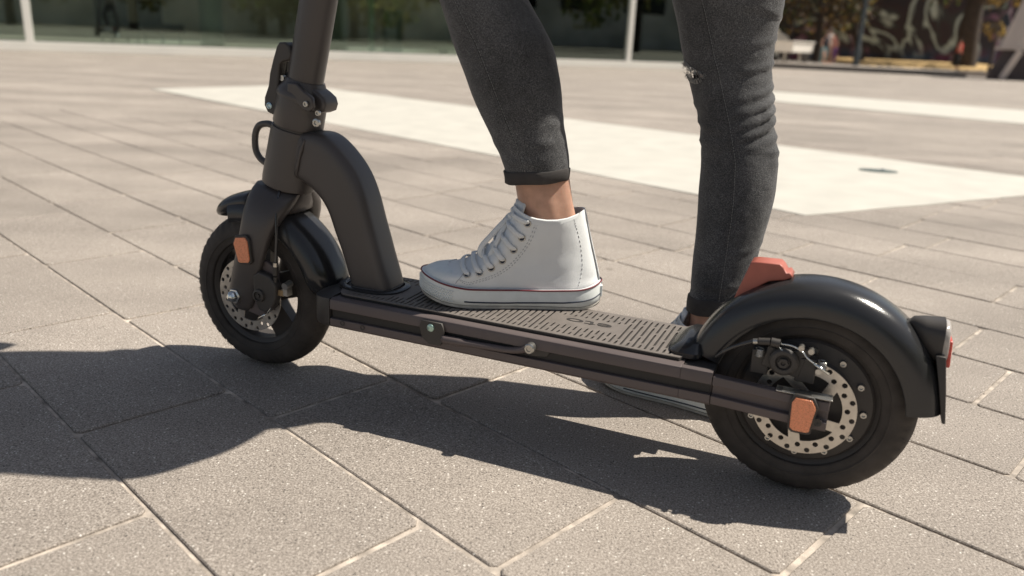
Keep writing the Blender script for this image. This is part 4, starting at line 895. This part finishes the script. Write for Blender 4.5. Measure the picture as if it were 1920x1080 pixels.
def make_shoe(org, ang, parent, side):
    ca, sa = math.cos(ang), math.sin(ang)
    def T(v):
        v = Vector(v); y = v.y * side
        return Vector((org[0] + v.x * ca - y * sa, org[1] + v.x * sa + y * ca, org[2] + v.z + spring(v.x)))
    def TM(mb):
        mb.v = [tuple(T(v)) for v in mb.v]; return mb
    zs = [.024, .030, .034, .038, .042, .045, .0485, .053, .058, .064, .072, .082, .094, .106, .118, .126]
    mb = MB(); rings = []
    for z in zs:
        r_ = loop_pts(lerp_tab(z, XBZ), lerp_tab(z, XFZ), z, rbz(z), rfz(z), kz(z))
        rr = []
        for p in r_:
            # soft creases over the vamp and round the ankle
            q = noise.noise(Vector((p.x * 22, p.y * 16, p.z * 34 + side))) * .0020
            q += noise.noise(Vector((p.x * 40 + p.z * 55, side, p.z * 30 - p.x * 25))) * .0011 * (1 if z > .045 else .3)
            for fx, am in ((.176, .0011), (.187, .0009), (.168, .0008)): q -= am * math.exp(-((p.x + (p.z - .04) * .7 - fx) / .0028) ** 2) * (1 if p.z < .075 else .2)
            rr.append(p + Vector((0, math.copysign(q, p.y) if abs(p.y) > .005 else 0, 0)))
        rings.append(rr)
    def collar(x): return lerp_tab(x, [(.02, .1410), (.028, .1400), (.040, .1360), (.052, .1325), (.066, .1305), (.080, .1302), (.094, .1318), (.106, .1345), (.117, .1385), (.128, .143)])
    kc = kz(.135)
    for dz, gr in ((0, 0), (.0008, -.0010), (-.001, -.0025)):
        rings.append(loop_pts(lerp_tab(.135, XBZ), lerp_tab(.135, XFZ), 0, rbz(.135), .030, kc, grow=gr, zf=lambda x, dz=dz: collar(x) + dz))
    for z in (.115, .095, .075, .058):
        rings.append(loop_pts(lerp_tab(z, XBZ) + .003, lerp_tab(z, XFZ) - .004, z, rbz(z), rfz(z), kz(z) * .93, grow=-.0015))
    nv = len(rings[0]) * 17
    mb.loft(rings, caps=(False, False))
    bvh = BVHTree.FromPolygons([Vector(v) for v in mb.v], [f for f in mb.f if max(f) < nv])
    sh = mesh_obj('sneaker', TM(mb), M_CANVAS, parent, smooth=180)
    def skin_pt(x, z, sg, o_=.0):
        h_ = bvh.ray_cast(Vector((x, sg * .12, z)), Vector((0, -sg, 0)))
        if h_[0] is None: return Vector((x, sg * .01, z)), Vector((0, sg, .3)).normalized()
        nn = h_[1] if h_[1].y * sg > 0 else -h_[1]
        return h_[0] + nn * o_, nn
    # rubber foxing and outsole
    def ztop(x): return lerp_tab(x, [(0, .034), (.03, .0305), (.08, .0285), (.18, .0290), (.22, .031), (.262, .0325)])
    mb = MB(); rr = []
    for z, g_ in ((.0045, .0018), (.006, .0042), (.015, .0048), (.024, .0044)): rr.append(loop_pts(-.001, .2530, z, .032, .05, 1., n=40, grow=g_))
    rr.append(loop_pts(-.001, .2530, 0, .032, .05, 1., n=40, grow=.0034, zf=ztop)); rr.append(loop_pts(-.001, .2530, 0, .032, .05, 1., n=40, grow=-.001, zf=lambda x: ztop(x) + .0006))
    mb.loft(rr, caps=(True, False)); mesh_obj('rubber_sidewall', TM(mb), M_RUBBER, sh, smooth=60)
    mb = MB(); mb.loft([loop_pts(-.001, .2530, z, .032, .05, 1., n=40, grow=g_) for z, g_ in ((0, .001), (.0006, .0034), (.0042, .0040))]); mesh_obj('outsole', TM(mb), M_SOLEG, sh, smooth=60)
    def line(zf, x0, x1, rad, grow, nm, m):
        lp = loop_pts(-.001, .2530, 0, .032, .05, 1., n=60, grow=grow, zf=zf); half = lp[:61]
        for hs in (half, [Vector((p.x, 2 * .003 * math.sin(PI * min(max(p.x / LEN, 0), 1)) - p.y, p.z)) for p in half]):
            pts = [p for p in hs if x0 <= p.x <= x1]
            b = MB(); b.tube(pts, rad, 6, flat=1); mesh_obj(nm, TM(b), m, sh, smooth=180)
    line(lambda x: ztop(x) - .0004, -.01, .27, .00125, .0040, 'red_stripe', M_STRIPE_R)
    line(lambda x: lerp_tab(x, [(0, .016), (.05, .0115), (.13, .0095), (.19, .0105)]), -.01, .192, .0011, .0046, 'navy_stripe', M_STRIPE_N)
    # toe bumper with raised diamonds
    mb = MB(); lp = loop_pts(-.001, .2530, 0, .032, .05, 1., n=60, grow=.0052)
    base = [p for p in lp]
    cum = [0]
    for a, b in zip(base, base[1:] + base[:1]): cum.append(cum[-1] + (b - a).length)
    def at_len(L_, z, g_):
        L_ = L_ % cum[-1]
        for i in range(len(base)):
            if cum[i + 1] >= L_:
                a, b = base[i], base[(i + 1) % len(base)]; p = a.lerp(b, (L_ - cum[i]) / max(1e-9, cum[i + 1] - cum[i])); d = (b - a).normalized(); nn = Vector((d.y, -d.x, 0))
                if nn.dot(p - Vector((.13, 0, 0))) < 0: nn = -nn
                return Vector((p.x, p.y, z)) + nn * g_
    tip = cum[60]
    step = .0042
    for row in range(5):
        for i in range(-22, 23):
            L0 = tip + (i + .5 * (row % 2)) * step; z = .0085 + row * .0037 + .0
            if abs(i) > 19: continue
            pts = [at_len(L0 - step * .40, z, 0), at_len(L0, z - .0017, 0), at_len(L0 + step * .40, z, 0), at_len(L0, z + .0017, 0), at_len(L0, z, .0019)]
            mb.add(pts, [(0, 1, 4), (1, 2, 4), (2, 3, 4), (3, 0, 4)])
    mesh_obj('toe_bumper', TM(mb), M_RUBBER, sh)
    # toe cap shell
    mb = MB(); rings = []
    for z in (.029, .034, .038, .042, .0445, .0462):
        xf = lerp_tab(z, XFZ) + .0012; xb = .209; r_ = []
        for j in range(25):
            th_ = PI * j / 24; 
            x = xb + (xf - xb) * math.sin(th_); ww = W_at(x, -1, xf, .03, rfz(z), kz(z)) + .0012
            r_.append(Vector((x, math.copysign(ww, math.cos(th_)) if abs(math.cos(th_)) > .02 else 0, z + .0006)))
        rings.append(r_)
    rings.append([Vector((p.x * .0 + .218, p.y * .3, .0478)) for p in rings[-1]])
    mb.loft(rings, close=False); mesh_obj('toe_cap', TM(mb), M_RUBBER, sh, smooth=180)
    # heel strip
    mb = MB(); pts = [(lerp_tab(z, XBZ) - .0012, .0, z) for z in np.linspace(.036, .141, 12)]; mb.tube(pts, .0060, 8, flat=.18, upv=(1, 0, 0)); mesh_obj('heel_strip', TM(mb), M_CANVAS, sh, smooth=180)
    mb = MB(); mb.box((-.0045, 0, .019), (.004, .024, .017)); mesh_obj('heel_patch', TM(mb), M_RUBBER, sh, bevel=.001)
    # eyelets and laces
    eye = [(.187, .0475), (.170, .0520), (.154, .0595), (.139, .0705), (.124, .0860), (.1135, .1040), (.1065, .1250)]
    ridge = [(.196, .0590), (.181, .0690), (.166, .0800), (.152, .0925), (.1410, .1090), (.1335, .1240), (.1280, .1370)]
    for sg in (1, -1):
        for i, (ex, ez) in enumerate(eye):
            e1, nrm = skin_pt(ex, ez, sg, .0006); ux = nrm.cross(Vector((0, 0, 1))).normalized(); uy = nrm.cross(ux).normalized()
            mb = MB(); lp = [e1 + nrm * .0006 + ux * .0044 * math.cos(a) + uy * .0044 * math.sin(a) for a in np.linspace(0, 2 * PI, 17)]; mb.tube(lp, .0010, 6)
            mesh_obj('eyelet', TM(mb), M_BOLT, sh, smooth=180)
            mb = MB(); mb.add([e1 + nrm * .0003 + ux * .0036 * math.cos(a) + uy * .0036 * math.sin(a) for a in np.linspace(0, 2 * PI, 12, endpoint=False)], [tuple(range(12))]); mesh_obj('eyelet_hole', TM(mb), M_STRIPE_N, sh)
            if i < 7:
                rx, rz_ = ridge[min(i, 6)]; pts = [e1 - nrm * .0005, skin_pt(ex * .97 + rx * .03, ez * .9 + rz_ * .1, sg, .0026)[0]]
                for u in (.35, .6, .8): pts.append(skin_pt(ex * (1 - u) + rx * u, ez * (1 - u) + (rz_ - .004) * u, sg, .0034)[0])
                pts.append(Vector((rx + .001, 0, max(rz_, pts[-1].z + .002))))
                mb = MB(); mb.tube(smoothpath(pts, 4), .0036, 8, flat=.30, upv=tuple(nrm)); mesh_obj('lace', TM(mb), M_LACE, sh, smooth=180)
    # stitched seams on the upper, grey painted in for the shadow along them
    M_ST = mat('stitch_shade', (.42, .44, .45), .9)
    for sg in (1, -1):
        for pth in ([(.196, .0400), (.184, .0375), (.166, .0430), (.148, .0500), (.131, .0620), (.116, .0790), (.1040, .1000), (.0960, .1240)], [(.198, .0400), (.186, .0345), (.166, .0400), (.147, .0470), (.1295, .0590), (.1140, .0765), (.1010, .0990), (.0930, .1230)], [(.203, .0340), (.199, .0400), (.194, .0460), (.189, .0540)], [(.030, .0350), (.026, .060), (.030, .090), (.038, .118), (.043, .132)]):
            P2 = smoothpath([Vector((a, 0, b)) for a, b in pth], 9); mb = MB()
            for q in range(0, len(P2) - 1):
                if q % 2 == 0 or pth[0][0] in (.203,): mb.tube([skin_pt(P2[q].x, P2[q].z, sg, .0003)[0], skin_pt(P2[q + 1].x, P2[q + 1].z, sg, .0003)[0]], .00042, 4)
            mesh_obj('stitching', TM(mb), M_ST, sh, smooth=180)
    # knot, two bow loops, lace end
    K = Vector((.1290, .012, .1265))
    mb = MB(); mb.loft([super_ring(K + Vector((0, 0, dz)), (1, 0, 0), (0, 1, 0), a, a, 10) for dz, a in ((-.006, .003), (-.002, .0062), (.003, .0060), (.006, .003))]); mesh_obj('lace_knot', TM(mb), M_LACE, sh, smooth=180)
    lo = smoothpath([K, (.1400, .020, .1200), (.1560, .026, .1020), (.1690, .0275, .0860), (.1710, .0285, .0760), (.1640, .0300, .0715), (.1530, .0310, .0780), (.1450, .0290, .0930), (.1370, .0220, .1100), K], 5)
    mb = MB(); mb.tube(lo, .0038, 8, flat=.25, upv=(.2, 1, .3)); mesh_obj('lace_loop', TM(mb), M_LACE, sh, smooth=180)
    lo = smoothpath([K, (.1330, -.008, .1240), (.1430, -.024, .1060), (.1480, -.034, .088), (.1400, -.037, .082), (.1310, -.030, .1000), K], 5)
    mb = MB(); mb.tube(lo, .0038, 8, flat=.25, upv=(.2, 1, .3)); mesh_obj('lace_loop', TM(mb), M_LACE, sh, smooth=180)
    mb = MB(); mb.tube(smoothpath([K, (.1400, .024, .1120), (.1500, .033, .0900), (.1575, .0360, .0740), (.1620, .038, .0640)], 5), .0034, 8, flat=.28, upv=(.2, 1, .3)); mesh_obj('lace_end', TM(mb), M_LACE, sh, smooth=180)
    # tongue
    mb = MB(); rings = []
    for x, z, hw_ in ((.150, .090, .014), (.140, .106, .018), (.131, .124, .021), (.1265, .140, .023), (.1245, .147, .021), (.1240, .1495, .014)):
        rings.append([Vector((x - .004 * (q / 1.) ** 2 * 3 + 0, q * hw_, z)) for q in np.linspace(-1, 1, 9)] + [Vector((x - .0035 - .012 * q ** 2, q * hw_, z)) for q in np.linspace(1, -1, 9)])
    mb.loft(rings); mesh_obj('tongue', TM(mb), M_CANVAS, sh, smooth=180)
    return T
DECK = .1668
make_shoe((.305, -.090, DECK), R(22), per, 1)
make_shoe((.074, -.166, .0005), R(-13), per, -1)

# body ------------------------------------------------------------
V = [(.265, -.11, .96), (.27, -.11, 1.10), (.29, -.11, 1.28), (.30, -.11, 1.42), (.315, -.11, 1.50), (.335, -.11, 1.58), (.34, -.11, 1.66),      # 0-6 spine, neck, head
     (.285, -.030, .92), (.50, -.040, .655), (.445, -.045, .50), (.388, -.055, .345), (.378, -.057, .255), (.365, -.060, .215), (.42, -.040, .205), (.50, -.010, .195),   # 7-14 near leg
     (.235, -.175, .93), (.182, -.238, .53), (.150, -.208, .32), (.145, -.190, .15), (.143, -.190, .09), (.140, -.188, .05), (.20, -.202, .045), (.28, -.222, .035),          # 15-22 far leg
     (.30, .055, 1.40), (.345, .10, 1.19), (.49, .16, 1.15), (.570, .20, 1.150),   # 23-26 left arm
     (.30, -.275, 1.40), (.345, -.32, 1.19), (.49, -.25, 1.15), (.570, -.20, 1.150)]  # 27-30
Eg = [(0, 1), (1, 2), (2, 3), (3, 4), (4, 5), (5, 6), (0, 7), (7, 8), (8, 9), (9, 10), (10, 11), (11, 12), (12, 13), (13, 14), (0, 15), (15, 16), (16, 17), (17, 18), (18, 19), (19, 20), (20, 21), (21, 22),
      (3, 23), (23, 24), (24, 25), (25, 26), (3, 27), (27, 28), (28, 29), (29, 30)]
RAD = [.095, .09, .11, .09, .048, .085, .085, .060, .036, .035, .030, .031, .028, .026, .024, 
       .055, .034, .034, .028, .026, .026, .026, .024, .05, .038, .030, .030, .05, .038, .030, .030]
me = bpy.data.meshes.new('body'); me.from_pydata(V, Eg, []); me.materials.append(M_SKIN)
body = bpy.data.objects.new('body', me); COL.objects.link(body); body.parent = per; body.location = (-.24, .10, 0)
sk = body.modifiers.new('skin', 'SKIN'); sk.use_smooth_shade = True; s2 = body.modifiers.new('sub', 'SUBSURF'); s2.levels = s2.render_levels = 2
for i, sv in enumerate(me.skin_vertices[0].data): sv.radius = (RAD[i], RAD[i]); sv.use_root = (i == 0)
# visible bare ankles: extra shape detail is the ankle bone and tendon
for nm, path in (('near', [(.392, -.055, .372, .039, .034), (.3885, -.055, .350, .0395, .033), (.3850, -.0560, .330, .0395, .032), (.3810, -.0570, .312, .0395, .032), (.376, -.058, .295, .040, .031), (.37, -.059, .27, .038, .030)]),
                 ('far', [(.148, -.190, .200, .038, .036), (.147, -.190, .165, .038, .036), (.146, -.190, .145, .0385, .036), (.144, -.190, .120, .040, .037), (.14, -.19, .10, .041, .037)])):
    mb = MB(); rings = []
    for s, t_, h, a, b in path:
        ring = []
        for j in range(32):
            th_ = 2 * PI * j / 32; ct, st_ = math.cos(th_), math.sin(th_)
            k = 1.0
            # tendon ridge at the back, hollow beside it, bone bump at the side
            if h < .36:
                k += .07 * math.exp(-((th_ - PI) / .28) ** 2) - .07 * math.exp(-((th_ - PI * .78) / .22) ** 2) - .07 * math.exp(-((th_ - PI * 1.22) / .22) ** 2)
            bz = .312 if nm == 'near' else .135
            k += .075 * math.exp(-((th_ - 1.75) / .34) ** 2) * math.exp(-((h - bz) / .013) ** 2)
            ring.append(Vector((s + a * ct * k, t_ + b * st_ * k, h)))
        rings.append(ring)
    mb.loft(rings); mesh_obj('ankle', mb, M_SKIN, per, smooth=180, sub=1)

# jeans -----------------------------------------------------------
def leg_mesh(tab, folds, n=72, seed=1, hole=None):
    """tab rows: h, s_front, s_back, t centre, half-width t"""
    hs = np.linspace(tab[0][0], tab[-1][0], 190)
    def col(h, i): return lerp_tab(h, [(r[0], r[i]) for r in tab])
    mb = MB(); rings = []
    for h in hs:
        sf_, sb, tc_, ht = (0.25 * col(h - .012, i) + .5 * col(h, i) + .25 * col(h + .012, i) for i in (1, 2, 3, 4))
        c = (sf_ + sb) / 2; a = (sf_ - sb) / 2; ring = []
        for j in range(n):
            th_ = 2 * PI * j / n; d = folds(h, th_) + .0011 * noise.noise(Vector((math.cos(th_) * 2 + seed, math.sin(th_) * 2, h * 26)))
            ring.append(Vector((c + (a + d) * math.cos(th_), tc_ + (ht + d) * math.sin(th_), h)))
        rings.append(ring)
    mb.loft(rings, caps=(False, False))
    return mb, hs
def wrap(a): return (a + PI) % (2 * PI) - PI
def folds_near(h, th):
    d = 0
    for h0, c0, w, amp, sl in ((.402, 2.6, .7, .0014, .006), (.392, .4, .6, .0012, -.008), (.428, 3.0, .6, .0012, .01), (.372, 1.2, .9, .0014, .006), (.62, 3.0, 1.0, .006, 0), (.64, 3.1, .9, .005, .01)):
        x = wrap(th - c0); d += amp * math.exp(-(x / w) ** 2) * math.exp(-((h - h0 - sl * x) / .006) ** 2)
    return d
def folds_far(h, th):
    d = 0
    F = [(.512, 2.9, .9, .0026, .010), (.478, 2.8, .8, .0030, .014), (.462, 2.85, .85, .0042, .016), (.446, 2.8, .8, .0048, .018), (.430, 2.75, .9, .0046, .018), (.412, 2.9, .7, .0030, .010), (.395, 2.8, .8, .0022, -.006),
         (.452, .2, .5, .0015, 0), (.428, .3, .9, .0022, -.006), (.402, .2, .6, .0018, 0), (.545, 2.9, .7, .0018, .01), (.58, 2.8, .8, .0018, -.01), (.26, 2.7, .8, .0012, .01), (.20, 1.5, 1.2, .0012, .004), (.185, 2.8, .8, .0014, .003), (.176, .8, .8, .0016, .0)]
    for h0, c0, w, amp, sl in F:
        x = wrap(th - c0); d += amp * math.exp(-(x / w) ** 2) * (math.exp(-((h - h0 - sl * x) / .0042) ** 2) - .5 * math.exp(-((h - h0 + .0085 - sl * x) / .0044) ** 2))
    return d
tabN = [(.352, .4365, .3490, -.050, .040), (.370, .4430, .3475, -.050, .042), (.40, .4590, .3535, -.049, .045), (.418, .4700, .3585, -.048, .047), (.455, .4900, .3635, -.046, .051), (.475, .4985, .3665, -.045, .053), (.489, .5050, .3700, -.045, .054), (.524, .5200, .3790, -.044, .056), (.549, .5300, .3960, -.043, .057), (.58, .5405, .4185, -.042, .058), (.62, .560, .440, -.040, .060), (.665, .572, .44, -.038, .065), (.70, .560, .385, -.036, .072), (.76, .50, .31, -.035, .078), (.84, .43, .22, -.035, .083), (.92, .38, .16, -.04, .088), (.97, .36, .15, -.055, .09)]
tabF = [(0.163, 0.188, 0.108, -0.19, 0.038), (0.192, 0.1875, 0.1055, -0.1903, 0.039), (0.233, 0.1899, 0.0989, -0.1959, 0.042), (0.271, 0.1913, 0.0942, -0.201, 0.045), (0.298, 0.1924, 0.0899, -0.2047, 0.047), (0.326, 0.1947, 0.0872, -0.2099, 0.049), (0.376, 0.1987, 0.0883, -0.2194, 0.052), (0.387, 0.201, 0.0899, -0.2215, 0.0525), (0.429, 0.2092, 0.1033, -0.2286, 0.053), (0.48, 0.2305, 0.1128, -0.2368, 0.054), (0.516, 0.2439, 0.1185, -0.2397, 0.056), (0.556, 0.2558, 0.1169, -0.2389, 0.058), (0.595, 0.2687, 0.1119, -0.2381, 0.062), (0.68, 0.29, 0.118, -0.2284, 0.07), (0.78, 0.325, 0.135, -0.2116, 0.076), (0.88, 0.345, 0.12, -0.1896, 0.085), (0.97, 0.36, 0.15, -0.17, 0.09)]
jean_root = bpy.data.objects.new('jeans', None); COL.objects.link(jean_root); jean_root.parent = per; jean_root.location = (-.24, .10, 0)
mbn, _ = leg_mesh(tabN, folds_near, seed=1)
mbf, hsf = leg_mesh(tabF, folds_far, seed=5)
# torn hole over the standing knee: drop the faces there
n_ = 72
def in_hole(h, th):
    x = wrap(th - .12); return ((h - .4985 - .002 * math.sin(x * 7) + .006 * x) / (.0115 + .002 * math.sin(x * 11))) ** 2 + (x / .90) ** 2 < 1
keep = []
for f in mbf.f:
    c = sum((Vector(mbf.v[i]) for i in f), Vector()) / len(f); ri = f[0] // n_; h = c.z
    sf_, sb = lerp_tab(h, [(r[0], r[1]) for r in tabF]), lerp_tab(h, [(r[0], r[2]) for r in tabF])
    th = math.atan2((c.y - lerp_tab(h, [(r[0], r[3]) for r in tabF])) / .055, (c.x - (sf_ + sb) / 2) / ((sf_ - sb) / 2))
    if not in_hole(h, th): keep.append(f)
mbf.f = keep; mbf.mi = [0] * len(keep)
mesh_obj('trouser_leg', mbn, M_DENIM, jean_root, smooth=180)
oF = mesh_obj('trouser_leg', mbf, M_DENIM, jean_root, smooth=180)
sol = oF.modifiers.new('solid', 'SOLIDIFY'); sol.thickness = .0014; sol.offset = -1
mb = MB(); mb.loft([super_ring((s, -.11, h), (1, 0, 0), (0, 1, 0), a, b, 40, 2.4) for s, h, a, b in ((.262, .88, .10, .14), (.258, .94, .118, .168), (.262, 1.0, .112, .160), (.268, 1.07, .10, .145))]); mesh_obj('seat_and_waist', mb, M_DENIM, jean_root, smooth=180)
# knee seen through the tear
mb = MB(); mb.loft([super_ring((lerp_tab(h, [(r[0], (r[1] + r[2]) / 2) for r in tabF]) - .001, lerp_tab(h, [(r[0], r[3]) for r in tabF]), h), (1, 0, 0), (0, 1, 0), lerp_tab(h, [(r[0], (r[1] - r[2]) / 2) for r in tabF]) - .0165, .036, 32) for h in (.46, .48, .50, .52, .54)]); mesh_obj('knee', mb, M_SKIN, per, smooth=180)
# frayed threads
g = random.Random(11); mb = MB()
def surfF(h, th, o_=0):
    sf_, sb, ht = (lerp_tab(h, [(r[0], r[i]) for r in tabF]) for i in (1, 2, 4)); c = (sf_ + sb) / 2; a = (sf_ - sb) / 2
    return Vector((c + (a + o_) * math.cos(th), lerp_tab(h, [(r[0], r[3]) for r in tabF]) + (ht + o_) * math.sin(th), h))
for i in range(190):
    x = g.uniform(-.92, .92); edge = g.choice([1, -1]); e_ = math.sqrt(max(0, 1 - min(1, (x / .92) ** 2)))
    hh = .4985 - .006 * x + .002 * math.sin(x * 7) + edge * .0115 * e_; th = .12 + x
    p = surfF(hh + edge * .003, th, .0004); L_ = g.uniform(.003, .010) * (1.7 if g.random() < .15 else 1)
    dx = g.uniform(-.18, .18)
    q1 = surfF(hh - edge * L_ * .4, th + dx * .5, .0015); q2 = surfF(hh - edge * L_ * g.uniform(.2, .9) + g.uniform(-.002, .002), th + dx, .001 + L_ * g.uniform(.0, .55))
    mb.tube(smoothpath([p, q1, q2], 3), .00030, 4)
for i in range(26):   # a few threads still bridging the tear
    x = g.uniform(-.6, .7); e_ = math.sqrt(max(0, 1 - (x / .92) ** 2)); th = .12 + x
    a_ = surfF(.4985 - .006 * x + .0115 * e_, th, 0); b_ = surfF(.4985 - .006 * x - .0115 * e_, th + g.uniform(-.15, .15), 0)
    if g.random() < .5: mb.tube(smoothpath([a_, a_.lerp(b_, .5) + Vector((g.uniform(-.003, .001), 0, g.uniform(-.002, .002))), b_], 3), .0003, 4)
mesh_obj('frayed_threads', mb, M_THREAD, jean_root, smooth=180)
# cuffs
def cuff(tab, h0, h1, grow, tilt, nm):
    mb = MB(); rings = []
    for u, gr in ((0, .0), (.05, grow), (.5, grow + .0006), (.93, grow + .0002), (1.0, grow - .0012), (1.0, grow - .004), (.4, grow - .005), (0, -.001)):
        h = h0 + (h1 - h0) * u; sf_, sb, tc_, ht = (lerp_tab(max(h, tab[0][0]), [(r[0], r[i]) for r in tab]) for i in (1, 2, 3, 4)); c = (sf_ + sb) / 2; a = (sf_ - sb) / 2
        rings.append([Vector((c + (a + gr) * math.cos(q), tc_ + (ht + gr) * math.sin(q), h + tilt * math.cos(q) + .0006 * math.sin(q * 5))) for q in np.linspace(0, 2 * PI, 64, endpoint=False)])
    mb.loft(rings, caps=(False, False)); mesh_obj(nm, mb, M_CUFF, jean_root, smooth=60)
cuff(tabN, .3435, .3610, .0016, -.0055, 'cuff')
cuff(tabF, .154, .180, .0028, -.004, 'cuff')
# side seams with stitching
def seam(tab, th_tab, h0, h1, nm):
    def P(h, o_, dth=0):
        sf_, sb, tc_, ht = (lerp_tab(h, [(r[0], r[i]) for r in tab]) for i in (1, 2, 3, 4)); c = (sf_ + sb) / 2; a = (sf_ - sb) / 2; th = lerp_tab(h, th_tab) + dth
        fo = folds_near(h, th) if tab is tabN else folds_far(h, th)
        return Vector((c + (a + o_ + fo) * math.cos(th), tc_ + (ht + o_ + fo) * math.sin(th), h))
    mb = MB(); mb.tube([P(h, .0001) for h in np.linspace(h0, h1, 90)], .0013, 6, flat=.8); mesh_obj(nm, mb, M_DENIM, jean_root, smooth=180)
    mb = MB(); h = h0
    while h < h1:
        mb.tube([P(h, .0008, .035), P(h + .0028, .0008, .035)], .00035, 4); h += .0042
    mesh_obj('stitching', mb, M_THREAD, jean_root, smooth=180)
seam(tabN, [(.36, 1.52), (.42, 1.50), (.50, 1.38), (.60, 1.22)], .362, .66, 'side_seam')
seam(tabF, [(.17, 1.75), (.30, 1.62), (.40, 1.55), (.50, 1.45), (.60, 1.20)], .176, .70, 'side_seam')
# shirt, hair (above the frame)
mb = MB(); mb.loft([super_ring((s, -.11, h), (1, 0, 0), (0, 1, 0), a, b, 32, 2.3) for s, h, a, b in ((.268, 1.0, .125, .165), (.275, 1.12, .115, .15), (.288, 1.28, .125, .165), (.298, 1.39, .105, .185), (.303, 1.44, .075, .12), (.306, 1.46, .055, .065))]); mesh_obj('shirt', mb, M_SHIRT, per, smooth=180)
for a_, b_ in ((23, 24), (27, 28)):
    p, q = Vector(V[a_]), Vector(V[b_]); mb = MB(); mb.tube([p + Vector((0, 0, .02)), p.lerp(q, .5), q], [.062, .055, .05], 16); mesh_obj('sleeve', mb, M_SHIRT, per, smooth=180)
mb = MB(); mb.loft([super_ring((s, -.11, h), (1, 0, 0), (0, 1, 0), a, a, 24) for s, h, a in ((.285, 1.48, .05), (.285, 1.56, .085), (.305, 1.65, .102), (.315, 1.71, .095), (.32, 1.755, .05), (.32, 1.765, .01))]); mesh_obj('hair', mb, M_HAIR, per, smooth=180)
mb = MB(); mb.loft([super_ring((s, -.11, h), (0, 1, 0), (0, 0, 1), a, a * 1.6, 8) for s, h, a in ((.41, 1.60, .012), (.43, 1.595, .008), (.436, 1.59, .003))]); mesh_obj('nose', mb, M_SKIN, per, smooth=180)
